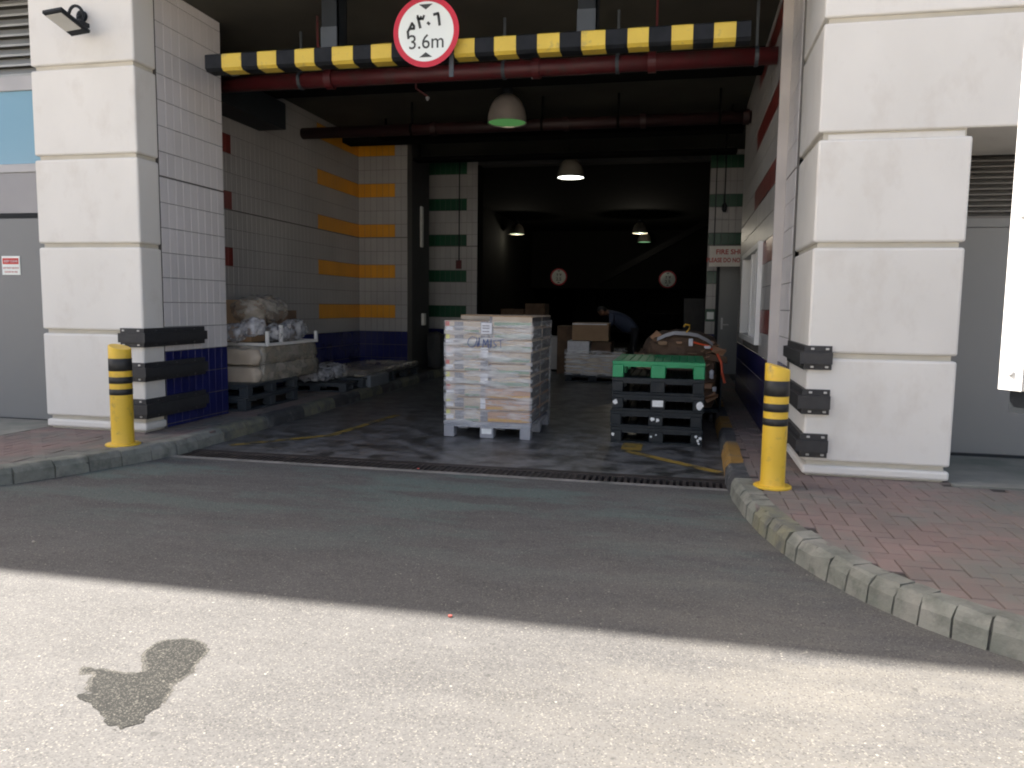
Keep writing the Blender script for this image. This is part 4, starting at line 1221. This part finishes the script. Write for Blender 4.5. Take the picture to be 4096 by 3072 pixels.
# ------------------------------------------------------------------ pallets
def pallet(name, label, W_, D_, H_, mcol, skids, group=None, slots=True):
    """plastic pallet, origin at the centre of the base"""
    t = thing(name, (0, 0, 0), label, 'pallet', group)
    dk = MB()
    a, b = W_ / 2, D_ / 2
    th = 0.035
    # top deck: frame + slats, so light shows between
    dk.box(-a, a, -b, -b + 0.07, H_ - th, H_, bev=0.004)
    dk.box(-a, a, b - 0.07, b, H_ - th, H_, bev=0.004)
    n = 11
    for i in range(n):
        x0 = -a + i * (W_ / n) + 0.004
        x1 = -a + (i + 1) * (W_ / n) - 0.012
        dk.box(x0 if i else -a, x1 if i < n - 1 else a, -b + 0.07, b - 0.07, H_ - th + 0.002, H_ - 0.003)
    for j in range(1, 6):
        y = -b + D_ * j / 6
        dk.box(-a, a, y - 0.012, y + 0.012, H_ - th - 0.01, H_ - 0.008)
    part('deck', dk, mcol, t, world=False)
    lw, mw_ = W_ * 0.125, W_ * 0.16
    lo = 0.022 if skids else 0.0
    for yy in (-b + 0.06, 0, b - 0.06):
        for x0, x1 in ((-a, -a + lw), (-mw_ / 2, mw_ / 2), (a - lw, a)):
            part('foot', MB().box(x0 + 0.002, x1 - 0.002, yy - 0.06 + 0.003, yy + 0.06 - 0.003, lo, H_ - th - 0.0, bev=0.006), mcol, t, world=False)
    if skids:
        for x0, x1 in ((-a, -a + lw), (-mw_ / 2, mw_ / 2), (a - lw, a)):
            part('skid', MB().box(x0, x1, -b, b, 0, 0.021, bev=0.004), mcol, t, world=False)
        part('skid', MB().box(-a + lw, -mw_ / 2, -b, -b + 0.1, 0, 0.02), mcol, t, world=False)
        part('skid', MB().box(mw_ / 2, a - lw, -b, -b + 0.1, 0, 0.02), mcol, t, world=False)
    # thick front lip under the deck
    for x0, x1 in ((-a + lw, -mw_ / 2), (mw_ / 2, a - lw)):
        part('front_rail', MB().box(x0, x1, -b + 0.002, -b + 0.03, H_ - th - 0.022, H_ - th), mcol, t, world=False)
    return t
PW, PD, PH = 0.93, 1.2, 0.168
gx, gy = -0.235, 8.58
order = ['bottom black pallet of the stack under the green one', 'second black pallet from the floor under the green one', 'third black pallet from the floor, with a white label and daubs', 'uppermost black pallet, directly under the green one']
first = pallet('pallet', order[0], PW, PD, PH, 'plast_k', True, 'black plastic pallets stacked under the green one')
stack = [first] + [copy_tree(first) for _ in range(3)]
for k, t in enumerate(stack):
    t['label'] = order[k]
    t.location = (gx + [0.0, -0.004, 0.008, 0.003][k], gy + [0, .006, -.004, .004][k], k * 0.171 + 0.0005)
    t.rotation_euler.z = [0.004, -0.006, 0.003, 0.0][k]
    # white paint daubs and label
    def daub(cx, cz, s, seed, n=14):
        mb = MB()
        P_ = []
        for i in range(n):
            a = 2 * math.pi * i / n
            rr = s * (0.75 + 0.5 * noise.noise(Vector((math.cos(a) * 1.4 + seed, math.sin(a) * 1.4, seed))))
            P_.append((cx + rr * math.cos(a), cz + rr * 0.95 * math.sin(a)))
        mb.add([(a, -PD / 2 - 0.0010, b) for a, b in P_] + [(a, -PD / 2 + 0.002, b) for a, b in P_], [tuple(range(n))] + [(i, (i + 1) % n, n + (i + 1) % n, n + i) for i in range(n)])
        part('paint_daub', mb, 'paintmark', t, world=False)
    if k == 2:
        daub(-0.43, 0.085, 0.032, 1); daub(0.415, 0.075, 0.048, 5)
        part('paper_label', MB().box(-0.055, 0.055, -PD / 2 - 0.002, -PD / 2 + 0.001, 0.05, 0.115), 'paintmark', t, world=False)
    if k == 1:
        daub(-0.03, 0.09, 0.028, 9); daub(0.02, 0.08, 0.026, 12)
    if k == 0:
        daub(-0.44, 0.09, 0.022, 3); daub(0.42, 0.06, 0.02, 4); daub(0.40, 0.10, 0.018, 6); daub(0.44, 0.085, 0.022, 8); daub(-0.05, 0.08, 0.015, 11); daub(0.0, 0.1, 0.012, 14); daub(0.43, 0.03, 0.013, 15)
t = pallet('pallet', 'bright green plastic pallet on top of the black pallets', PW, PD, PH, 'plast_g', False)
t.location = (gx + 0.005, gy, 4 * 0.171 + 0.0005)
t = pallet('pallet', 'pale grey plastic pallet under the wrapped fruit cartons', 0.95, 1.2, 0.168, 'plast_gy', False)
LP = Vector((-1.995, 8.46, 0))
t.location = (LP.x, LP.y, 0)
part('paper_label', MB().box(-0.055, 0.055, -0.6 - 0.002, -0.6 + 0.001, 0.045, 0.1), 'paintmark', t, world=False)

# cartons on the grey pallet
ORD = ['bottom', 'second', 'third', 'fourth', 'fifth', 'sixth', 'seventh', 'eighth', 'ninth']
def carton(x0, x1, y0, y1, z0, z1, style, label, group):
    w_, d_, h_ = x1 - x0, y1 - y0, z1 - z0
    t = thing('carton', ((x0 + x1) / 2, (y0 + y1) / 2, z0), label, 'carton', group)
    base = {'L': 'card_l', 'R': 'card_l', 'O': 'card_o'}[style]
    a, b = w_ / 2 - 0.003, d_ / 2 - 0.003
    part('tray', MB().box(-a, a, -b, b, 0.002, h_ - 0.006, bev=0.004), base, t, world=False)
    part('rim', MB().box(-a - 0.001, a + 0.001, -b - 0.0015, -b + 0.006, h_ - 0.016, h_ - 0.004), 'card', t, world=False)
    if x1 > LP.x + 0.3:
        part('side_print', MB().box(a - 0.001, a + 0.0015, -b + 0.01, b - 0.01, 0.012, h_ - 0.018), 'p_dark', t, world=False)  # shaded carton side painted as a dark panel
    f = -b
    def q(n, xa, xb, za, zb, m_, y=0.0015):
        part(n, MB().box(xa, xb, f - y, f + 0.0005, za, zb), m_, t, world=False)
    if y0 < 7.9:
        j = random.uniform(-0.006, 0.006)
        if style == 'L':
            q('print_patch', -a + 0.004, -a + 0.045, h_ * 0.52, h_ * 0.88, random.choice(['p_yel', 'p_yel', 'p_red']))
            q('print_patch', -a + 0.002, -a + 0.085, h_ * 0.16, h_ * 0.48, 'p_white')
            q('print_patch', -a + 0.10, -a + 0.20 + j, h_ * 0.12, h_ * 0.86, 'p_grey')
            q('print_band', -a + 0.21, a - 0.10, h_ * 0.06, h_ * 0.22, 'p_green')
            q('print_patch', a - 0.085, a - 0.004, h_ * 0.05, h_ * 0.9, 'p_grey' if random.random() < .6 else 'p_white')
        elif style == 'R':
            q('print_band', -a + 0.05, a - 0.01, h_ * 0.14, h_ * 0.42, 'p_green')
            q('print_patch', -a + 0.002, -a + 0.03, h_ * 0.1, h_ * 0.9, 'p_grey')
        else:
            q('print_band', -a + 0.02, a - 0.01, h_ * 0.1, h_ * 0.32, 'p_or')
    return t
xL, xM, xR = LP.x - 0.455, LP.x + 0.02, LP.x + 0.465
rown = ['front', 'back']
for row, (ya, yb) in enumerate(((7.875, 8.44), (8.46, 9.03))):
    nl = 8 if row == 0 else 9
    hl = 1.075 / 8
    for k in range(nl):
        dx = random.uniform(-0.006, 0.004) + 0.012 * (1 - k / 8)
        hl = 1.075 / 8 if row == 0 else 1.13 / 9
        place = 'bottom layer' if k == 0 else ('top layer' if k == nl - 1 else ORD[k] + ' layer up')
        carton(xL - 0.012 + dx, xM - 0.01 + dx * 0.5, ya + random.uniform(-.004, .004), yb, 0.17 + k * hl, 0.17 + (k + 1) * hl, 'L',
               'printed pale carton, left column, %s row, %s' % (rown[row], place), 'fruit cartons on the grey pallet')
    nr, hr = 9, 1.13 / 9
    for k in range(nr):
        dx = random.uniform(-0.004, 0.004)
        place = 'bottom layer' if k == 0 else ('top layer' if k == nr - 1 else ORD[k] + ' layer up')
        st = 'O' if k < 3 else 'R'
        carton((xM - 0.045 if k < 3 else xM - 0.005) + dx, xR + dx + (0.008 if k > 5 else 0), ya + random.uniform(-.004, .004), yb, 0.17 + k * hr, 0.17 + (k + 1) * hr, st,
               '%s carton, right column, %s row, %s' % ('orange brown' if k < 3 else 'pale green banded', rown[row], place), 'fruit cartons on the grey pallet')
fm = thing('stretch_film', (LP.x, 8.45, 0.17), 'clear wrinkled stretch film round the fruit cartons on the grey pallet', 'plastic wrap')
def wrapped(x0, x1, y0, y1, z0, z1, nx=30, nz=34, amp=0.004, seed=0):
    mb = MB()
    P_ = []
    per = [(x0, y0), (x1, y0), (x1, y1), (x0, y1)]
    seg = []
    for i in range(4):
        a, b = per[i], per[(i + 1) % 4]
        for s in range(nx):
            seg.append((a[0] + (b[0] - a[0]) * s / nx, a[1] + (b[1] - a[1]) * s / nx))
    n = len(seg)
    cx, cy = (x0 + x1) / 2, (y0 + y1) / 2
    for j in range(nz + 1):
        z = z0 + (z1 - z0) * j / nz
        for x, y in seg:
            nv = noise.noise(Vector((x * 4 + seed, y * 4, z * 26))) + 0.7 * noise.noise(Vector((x * 3 + z * 9 + seed, y * 3, z * 14)))
            d = Vector((x - cx, y - cy)).normalized() * (nv * amp + amp * 0.6)
            P_.append((x + d.x, y + d.y, z))
    fs = [(j * n + i, j * n + (i + 1) % n, (j + 1) * n + (i + 1) % n, (j + 1) * n + i) for j in range(nz) for i in range(n)]
    return mb.add(P_, fs)
part('film', wrapped(xL - 0.018, xR + 0.016, 7.862, 9.045, 0.12, 1.24), 'film', fm, smooth=True)
wl = thing('paper_label', (-2.02, 7.852, 1.15), 'white printed delivery label taped to the wrapped cartons', 'label')
part('sheet', MB().box(-2.06, -1.945, 7.844, 7.847, 1.105, 1.22), 'p_white', wl)
for zz in (1.19, 1.165, 1.13):
    part('printed_line', MB().box(-2.045, -1.97, 7.8425, 7.844, zz - 0.006, zz + 0.004), 'p_grey', wl)
# marker writing on the film, letter forms as strokes
mk = MB()
def S_(pts, wd=0.007): stroke(mk, [(x * 0.00118 - 2.205, z * 0.00118 + 0.955) for x, z in pts], wd * 1.05, 7.846, 0.001)
S_([(70, 92), (40, 100), (12, 80), (0, 45), (15, 12), (45, 5), (70, 25), (78, 60)])       # open round G
S_([(80, 95), (92, 10)]); S_([(92, 10), (108, 92)]); S_([(108, 92), (104, 20)], 0.011)
S_([(140, 8), (146, 78), (165, 30), (186, 80), (190, 5)], 0.010)
S_([(215, 78), (212, 6)], 0.010)
S_([(262, 72), (238, 66), (246, 42), (264, 26), (244, 8), (232, 14)])
S_([(272, 72), (330, 78)]); S_([(300, 74), (304, 8)])
solo('marker_writing', mk, 'marker', (-2.1, 7.85, 1.0), 'blue handwritten marker letters on the stretch film', 'handwriting')

# ------------------------------------------------------------------ middle distance: wrapped carton pallet with a box on top
tp = pallet('pallet', 'dark pallet under the wrapped white cartons behind the green pallet', 1.05, 1.1, 0.14, 'plast_k', True)
tp.location = (-1.62, 14.95, 0)
def simple_carton(x0, x1, y0, y1, z0, z1, m_, label, rot=0, tape='p_white', name='carton', group=None):
    t = thing(name, ((x0 + x1) / 2, (y0 + y1) / 2, z0), label, 'carton', group, rot)
    a, b, h = (x1 - x0) / 2, (y1 - y0) / 2, z1 - z0
    part('body', MB().box(-a, a, -b, b, 0.002, h, bev=0.006), m_, t, world=False)
    if tape:
        part('tape', MB().box(-a * 1.003, a * 1.003, -0.03, 0.03, h * 0.985, h + 0.001).box(-a, a * 0.9, -b - 0.001, -b, h * 0.90, h * 0.97), tape, t, world=False)
    return t
simple_carton(-2.13, -1.09, 14.42, 15.45, 0.142, 0.52, 'card_l', 'lower wide pale wrapped carton on the dark pallet behind the green pallet', 0, 'p_white')
simple_carton(-2.11, -1.70, 14.43, 15.0, 0.522, 0.76, 'p_white', 'white film wrapped carton, left one under the brown box', 0, None)
simple_carton(-1.68, -1.30, 14.5, 15.1, 0.522, 0.75, 'card_d', 'dark brown carton, right one under the brown box', 0, None)
simple_carton(-2.03, -1.35, 14.44, 15.0, 0.762, 1.10, 'card', 'plain brown cardboard box on top of the wrapped cartons', 0.02, 'p_white')
f2 = thing('stretch_film', (-1.6, 14.9, 0.15), 'loose film round the pale cartons below the brown box', 'plastic wrap')
part('film', wrapped(-2.15, -1.07, 14.40, 15.47, 0.12, 0.60, 20, 12, 0.01, 4), 'film', f2, smooth=True)
# dark goods farther in
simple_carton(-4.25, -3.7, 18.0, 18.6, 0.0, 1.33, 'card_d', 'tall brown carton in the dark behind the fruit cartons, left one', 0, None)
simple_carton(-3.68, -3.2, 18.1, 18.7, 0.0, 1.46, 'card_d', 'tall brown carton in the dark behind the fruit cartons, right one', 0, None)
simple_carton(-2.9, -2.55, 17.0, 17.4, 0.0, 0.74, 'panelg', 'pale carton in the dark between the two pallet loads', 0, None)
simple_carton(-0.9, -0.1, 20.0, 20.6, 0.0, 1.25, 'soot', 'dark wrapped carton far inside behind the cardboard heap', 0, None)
simple_carton(0.0, 0.7, 20.2, 20.8, 0.0, 1.65, 'rubber', 'pale tall wrapped load far inside behind the cardboard heap', 0, None)  # black colour stands in for the dark around this pale load
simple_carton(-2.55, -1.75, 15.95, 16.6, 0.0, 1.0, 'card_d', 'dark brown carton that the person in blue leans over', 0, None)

# ------------------------------------------------------------------ cardboard heap behind the pallets
ch = thing('cage_trolley', (0.0, 10.3, 0), 'low trolley overflowing with crushed brown cardboard behind the green pallet', 'trolley')
random.seed(12)
part('base', MB().box(-0.6, 0.46, 9.75, 11.2, 0.12, 0.17, bev=0.01), 'plast_k', ch)
for x_, y_ in ((-0.5, 9.85), (0.38, 9.85), (-0.5, 11.1), (0.38, 11.1)):
    part('wheel', MB().lathe([(0.058, -0.02), (0.06, -0.015), (0.06, 0.015), (0.058, 0.02)], 16, (x_, y_, 0.06), axis='X'), 'rubber', ch)
part('filling', MB().blob((-0.07, 10.45, 0.5), (0.98, 1.3, 0.7), 8, 0.25, 0.03, 2.5), 'card_d', ch)
part('filling', MB().blob((-0.02, 10.45, 0.86), (0.86, 1.3, 0.44), 8, 0.85, 0.03, 2.5, seed=4), 'card_d', ch)
for k in range(64):
    fx = random.uniform(-0.5, 0.42)
    top = 1.10 - 0.9 * (fx - 0.0) ** 2 - 0.25 * max(0, abs(fx) - 0.36)
    fz = random.uniform(0.3, top)
    yy = random.uniform(9.74, 9.9) + max(0, fz - 0.8) * 0.9
    wd, hh = random.uniform(0.10, 0.28), random.uniform(0.03, 0.11)
    rot = Matrix.Rotation(random.gauss(0, 0.3) - fx * 0.8, 3, 'Y') @ Matrix.Rotation(random.uniform(-0.5, 0.9), 3, 'X') @ Matrix.Rotation(random.gauss(0, 0.4), 3, 'Z')
    mb = MB().box(-wd / 2, wd / 2, -hh, hh, -0.003, 0.003)
    mb.v = [tuple(rot @ Vector(v) + Vector((fx, yy, fz))) for v in mb.v]
    part('cardboard_sheet', mb, random.choice(['card_d', 'card_d', 'card', 'card_d', 'card_o']), ch)
arc = [(-0.31, 9.86, 1.03), (-0.2, 9.84, 1.085), (-0.10, 9.82, 1.115), (0.05, 9.82, 1.11), (0.18, 9.83, 1.09), (0.30, 9.86, 1.03), (0.37, 9.88, 0.98)]
mb = MB()
for p, q in zip(arc[:-1], arc[1:]):
    mb.add([p, q, (q[0], q[1] - 0.01, q[2] - 0.045), (p[0], p[1] - 0.01, p[2] - 0.045), (p[0], p[1] + 0.02, p[2]), (q[0], q[1] + 0.02, q[2]), (q[0], q[1] + 0.01, q[2] - 0.045), (p[0], p[1] + 0.01, p[2] - 0.045)],
           [(0, 1, 2, 3), (7, 6, 5, 4), (0, 4, 5, 1), (3, 2, 6, 7)])
part('white_rim', mb, 'panelg', ch)
part('yellow_hook', MB().tube([(0.04, 9.8, 1.10), (0.08, 9.8, 1.15), (0.08, 9.8, 1.19), (0.03, 9.8, 1.20), (0.01, 9.8, 1.17)], 0.011, 8), 'yhook', ch)
part('white_scrap', MB().box(0.075, 0.125, 9.69, 9.70, 0.94, 1.03, bev=0.003), 'p_white', ch)
part('orange_strap', MB().tube([(0.13, 9.70, 0.99), (0.2, 9.69, 0.97), (0.3, 9.7, 0.95), (0.36, 9.7, 0.9)], 0.012, 6), 'orange', ch)
part('orange_strap', MB().tube([(0.42, 9.74, 0.85), (0.47, 9.72, 0.75), (0.485, 9.7, 0.62), (0.52, 9.68, 0.5)], 0.016, 6), 'orange', ch)
part('side_panel', MB().box(0.47, 0.49, 9.76, 11.2, 0.17, 0.7), 'plast_k', ch)
part('foam_scrap', MB().blob((-0.24, 9.68, 0.97), (0.11, 0.04, 0.05), 3, 0.6, 0.008, 6), 'card', ch)
part('foam_scrap', MB().blob((-0.04, 9.68, 0.98), (0.07, 0.04, 0.03), 3, 0.6, 0.006, 6), 'card_o', ch)
part('foam_scrap', MB().blob((0.30, 9.68, 0.93), (0.08, 0.04, 0.035), 3, 0.6, 0.006, 6), 'p_white', ch)
part('foam_scrap', MB().blob((0.36, 9.7, 0.6), (0.05, 0.04, 0.1), 3, 0.6, 0.01, 6), 'p_white', ch)
part('foam_scrap', MB().blob((0.40, 9.7, 0.42), (0.05, 0.04, 0.06), 3, 0.6, 0.01, 6), 'p_white', ch)

# ------------------------------------------------------------------ scrap pile in the left alcove
base_lab = ['bottom of the blue grey pallets under the wrapped bales in the alcove', 'middle blue grey pallet under the wrapped bales in the alcove']
fp = None
for k in range(2):
    if fp is None:
        t = fp = pallet('pallet', base_lab[0], 0.95, 1.25, 0.155, 'plast_gd', True, 'pallets under the alcove bales')
    else:
        t = copy_tree(fp)
    t['label'] = base_lab[k]
    t.location = (-5.41 + 0.01 * k, 8.68, KS + 0.001 + k * 0.157)
    t.rotation_euler.z = [0.0, 0.02][k]
bl = [('lower dusty wrapped bale in the alcove pile', (-5.42, 9.25, 0.54), (0.92, 1.5, 0.215), 1), ('upper dusty wrapped bale in the alcove pile', (-5.43, 9.22, 0.755), (0.94, 1.46, 0.22), 7)]
for lab, c, s, sd in bl:
    t = thing('wrapped_bale', c, lab, 'bale')
    part('bundle', MB().blob(c, s, 14, 0.16, 0.014, 4.0, seed=sd), 'sack', t, smooth=True)
    part('film', MB().blob(c, (s[0] + 0.012, s[1] + 0.012, s[2] + 0.008), 14, 0.16, 0.017, 5.0, seed=sd), 'film2', t, smooth=True)
for k in range(2):
    c = (-5.05, 8.46, 0.525 + 0.215 * k)
    solo('paper_roll', MB().blob((c[0] - 0.3, c[1], c[2]), (0.72, 0.16, 0.2), 8, 0.35, 0.012, 4, seed=k + 3), 'card_l', c, ['lower pale folded roll at the front of the alcove bales', 'upper pale folded roll at the front of the alcove bales'][k], 'roll', smooth=True)
# white frame (upturned rack) on the bales
wf = thing('white_rack', (-5.3, 9.2, 0.87), 'white metal rack frame lying on top of the alcove bales', 'rack')
part('rail', MB().box(-4.99, -4.95, 8.6, 9.93, 0.868, 0.905, bev=0.004), 'white', wf)
part('rail', MB().box(-5.9, -5.0, 8.6, 8.64, 0.868, 0.905, bev=0.004), 'white', wf)
part('rail', MB().box(-5.9, -5.0, 9.89, 9.93, 0.868, 0.905, bev=0.004), 'white', wf)
for (x_, y_, h_) in ((-4.97, 9.91, 1.02), (-4.97, 8.62, 1.05), (-5.03, 8.62, 0.0), (-4.97, 8.95, 1.12)):
    if h_: part('upright', MB().box(x_ - 0.02, x_ + 0.02, y_ - 0.02, y_ + 0.02, 0.906, h_, bev=0.004), 'white', wf)
for y_ in (9.1, 9.35, 9.6, 9.75):
    part('slat', MB().box(-5.9, -4.99, y_, y_ + 0.02, 0.872, 0.884), 'dsteel', wf)
# cardboard box and bags on top
simple_carton(-5.9, -5.2, 8.6, 9.0, 0.91, 1.43, 'card', 'open brown cardboard box on the alcove scrap pile', 0.05, None)
simple_carton(-5.85, -5.15, 9.15, 9.7, 0.91, 1.30, 'card_d', 'dark crumpled cardboard box at the back of the alcove scrap pile', -0.06, None)
bagl = ['white crumpled plastic bag at the left of the alcove pile', 'clear plastic bag in front of the brown box in the alcove', 'clear plastic bag beside the white upright in the alcove', 'large loose clear plastic sheet over the alcove cardboard', 'grey plastic bag at the right end of the alcove pile']
for k, (c, s, am) in enumerate([((-5.35, 8.52, 1.03), (0.26, 0.2, 0.2), 0.035), ((-5.12, 8.56, 1.10), (0.28, 0.2, 0.2), 0.045), ((-5.06, 9.05, 1.02), (0.22, 0.36, 0.2), 0.04), ((-5.25, 8.95, 1.3), (0.42, 0.8, 0.3), 0.06), ((-5.2, 9.55, 1.05), (0.4, 0.5, 0.26), 0.05)]):
    solo('plastic_bag', MB().blob(c, s, 12, 0.75, am * 0.9, 3.0, seed=20 + k), 'bag' if k != 3 else 'film2', c, bagl[k], 'plastic bag', 'plastic bags on the alcove scrap', smooth=True)
# flat pallets farther in the alcove
fl_lab = ['lower dark pallet of the low stack further along the alcove', 'upper dark pallet of the low stack further along the alcove']
for k in range(2):
    t = copy_tree(fp)
    t['label'] = fl_lab[k]
    t['group'] = 'low pallets along the alcove'
    t.location = (-5.16, 11.45 + 0.7 * k, KS + 0.001 + 0.0)
    t.rotation_euler.z = [0.02, 0.0][k]
    if k: t.location.y = 12.75
solo('plastic_sheet', MB().blob((-5.15, 12.1, 0.345), (0.98, 2.5, 0.09), 12, 0.12, 0.012, 3, seed=31), 'film2', (-5.15, 12.1, 0.34), 'grey plastic sheet spread over the low pallets in the alcove', 'plastic sheet', smooth=True)
t = copy_tree(fp)
t['label'] = 'single pallet between the bales and the low stack in the alcove'
t['group'] = 'low pallets along the alcove'
t.location = (-5.2, 10.55, KS + 0.001)
t.scale = (1, 0.5, 0.8)
t.rotation_euler.z = 0.1
for k, (c, s) in enumerate([((-5.3, 10.4, 0.36), (0.6, 0.5, 0.16)), ((-5.25, 10.9, 0.38), (0.5, 0.4, 0.2))]):
    solo('plastic_bag', MB().blob(c, s, 10, 0.6, 0.04, 4, seed=44 + k), 'bag', c, ['crumpled grey bag on the single pallet, nearer the bales', 'crumpled grey bag on the single pallet, nearer the low stack'][k], 'plastic bag', smooth=True)
solo('grey_box', MB().box(-4.78, -4.62, 11.0, 11.75, KS, 0.31, bev=0.01), 'plast_gb', (-4.7, 11.3, KS), 'pale grey plastic block at the kerb edge of the low alcove stack', 'block')
solo('cloth_bundle', MB().blob((-4.75, 14.6, 0.5), (0.3, 0.3, 0.7), 8, 0.5, 0.03, 4, seed=50), 'darkwall', (-4.75, 14.6, KS), 'dim grey bundle against the left green striped wall', 'bundle', smooth=True)

# ------------------------------------------------------------------ person bending over the carton
def person():
    V = [(-0.98, 0, 0.90), (-1.10, 0, 1.01), (-1.27, 0, 1.13), (-1.42, 0, 1.24), (-1.52, 0, 1.29), (-1.60, 0, 1.30),      # pelvis .. neck, skull base
         (-1.42, 0.17, 1.24), (-1.48, 0.22, 1.0), (-1.68, 0.18, 1.03), (-1.77, 0.16, 1.05),
         (-1.42, -0.17, 1.24), (-1.46, -0.22, 0.98), (-1.66, -0.18, 1.03), (-1.75, -0.16, 1.05),
         (-0.96, 0.09, 0.88), (-1.04, 0.11, 0.48), (-0.92, 0.11, 0.09), (-1.06, 0.12, 0.04),
         (-0.96, -0.09, 0.88), (-0.98, -0.11, 0.47), (-0.80, -0.11, 0.09), (-0.94, -0.12, 0.04)]
    Rr = [0.165, 0.18, 0.19, 0.155, 0.06, 0.055, 0.062, 0.045, 0.035, 0.028, 0.062, 0.045, 0.035, 0.028, 0.09, 0.06, 0.042, 0.035, 0.09, 0.06, 0.042, 0.035]
    E = [(0, 1), (1, 2), (2, 3), (3, 4), (4, 5), (3, 6), (6, 7), (7, 8), (8, 9), (3, 10), (10, 11), (11, 12), (12, 13), (0, 14), (14, 15), (15, 16), (16, 17), (0, 18), (18, 19), (19, 20), (20, 21)]
    def skin(V, Rr, E, lv=2, flat=None):
        me = bpy.data.meshes.new('skin')
        me.from_pydata(V, E, [])
        o = bpy.data.objects.new('skin', me)
        COL.objects.link(o)
        md = o.modifiers.new('s', 'SKIN')
        for i, r_ in enumerate(Rr):
            me.skin_vertices[0].data[i].radius = (r_, r_ * (flat[i] if flat else 1))
            me.skin_vertices[0].data[i].use_root = (i == 0)
        sd = o.modifiers.new('d', 'SUBSURF')
        sd.levels = sd.render_levels = lv
        dg = bpy.context.evaluated_depsgraph_get()
        out = bpy.data.meshes.new_from_object(o.evaluated_get(dg))
        bpy.data.objects.remove(o)
        return out
    t = thing('person', (-1.0, 16.25, 0), 'person in a blue shirt bending over a carton in the dark', 'person')
    me = skin(V, Rr, E)
    me.transform(Matrix.Translation((1.0, 0, 0)))
    for m_ in ('shirt', 'trousers', 'skin', 'rubber'): me.materials.append(MT[m_])
    for p in me.polygons:
        c = p.center
        x_ = c.x - 1.0
        if c.z < 0.09: p.material_index = 3
        elif c.z < 0.9 or (x_ > -1.04 and c.z < 0.98): p.material_index = 1
        elif x_ < -1.52: p.material_index = 2
        else: p.material_index = 0
        p.use_smooth = True
    put('body', me, t)
    # hands
    for s_ in (0.16, -0.16):
        hv = [(-1.77, s_, 1.05), (-1.83, s_, 1.035)]
        hr = [0.028, 0.036]
        he = [(0, 1)]
        for f_, (dy, ln) in enumerate(((-0.03, 0.06), (-0.01, 0.075), (0.01, 0.07), (0.03, 0.055))):
            b0 = len(hv)
            hv += [(-1.865, s_ + dy, 1.03), (-1.865 - ln * 0.6, s_ + dy * 1.1, 1.022), (-1.865 - ln, s_ + dy * 1.1, 1.008)]
            hr += [0.0105, 0.0095, 0.008]
            he += [(1, b0), (b0, b0 + 1), (b0 + 1, b0 + 2)]
        b0 = len(hv)
        sg_ = -1 if s_ > 0 else 1
        hv += [(-1.81, s_ + sg_ * 0.04, 1.03), (-1.845, s_ + sg_ * 0.06, 1.02)]
        hr += [0.012, 0.009]
        he += [(0, b0), (b0, b0 + 1)]
        hm = skin(hv, hr, he, 1)
        hm.transform(Matrix.Translation((1.0, 0, 0)))
        hm.materials.append(MT['skin'])
        for p in hm.polygons: p.use_smooth = True
        put('hand', hm, t)
    # head with face
    hb_ = MB()
    bm = bmesh.new()
    bmesh.ops.create_icosphere(bm, subdivisions=4, radius=1)
    bm.verts.index_update()
    vs = []
    for q in bm.verts:
        p = q.co.copy()
        # local: face towards -X, up +Z
        r_ = Vector((p.x * 0.095, p.y * 0.078, p.z * 0.118))
        if p.z < 0 and p.x < 0: r_.x *= 1 - 0.12 * p.z * p.z
        if p.z < -0.2: r_.y *= 1 - 0.35 * (-p.z - 0.2)
        g_ = lambda cy, cz, s_: math.exp(-((p.y - cy) ** 2 + (p.z - cz) ** 2) / s_)
        if p.x < 0:
            r_.x -= 0.024 * g_(0, -0.22, 0.02) + 0.010 * g_(0, -0.02, 0.012)
            r_.x += 0.012 * (g_(0.36, 0.02, 0.02) + g_(-0.36, 0.02, 0.02))
            r_.x -= 0.007 * g_(0, -0.52, 0.02) - 0.004 * g_(0, -0.56, 0.002)
            r_.x -= 0.008 * g_(0, -0.85, 0.05)
        if abs(p.y) > 0.9 and abs(p.x) < 0.3 and -0.3 < p.z < 0.15: r_.y *= 1.18
        vs.append(r_)
    rt_ = Matrix.Rotation(R(-55), 3, 'Y')
    vs = [rt_ @ v + Vector((-1.655 + 1.0, 0, 1.32)) for v in vs]
    hb_.add(vs, [[q.index for q in f.verts] for f in bm.faces])
    for i, f in enumerate(bm.faces):
        c = f.calc_center_median()
        if c.z > 0.35 - 0.75 * max(0, c.x) - 0.0 and not (c.x < -0.55 and c.z < 0.62) or (c.x > 0.25 and c.z > -0.55):
            hb_.m[i] = 1
    bm.free()
    put('head', hb_.mesh('head', ['skin', 'hair'], None, True), t)
person()

# litter specks on the road
for k, (x_, y_, lab, m_) in enumerate([(-0.98, 3.23, 'tiny pink scrap on the road at the shadow edge', 'p_red'), (-2.17, 6.19, 'tiny red scrap on the drain grate', 'p_red'), (-3.63, 3.67, 'tiny pale scrap on the shaded road, left', 'conc')]):
    solo('litter_scrap', MB().blob((x_, y_, 0.005), (0.018, 0.014, 0.008), 3, 0.4, 0.002, 20, seed=k), m_, (x_, y_, 0.003), lab, 'litter')
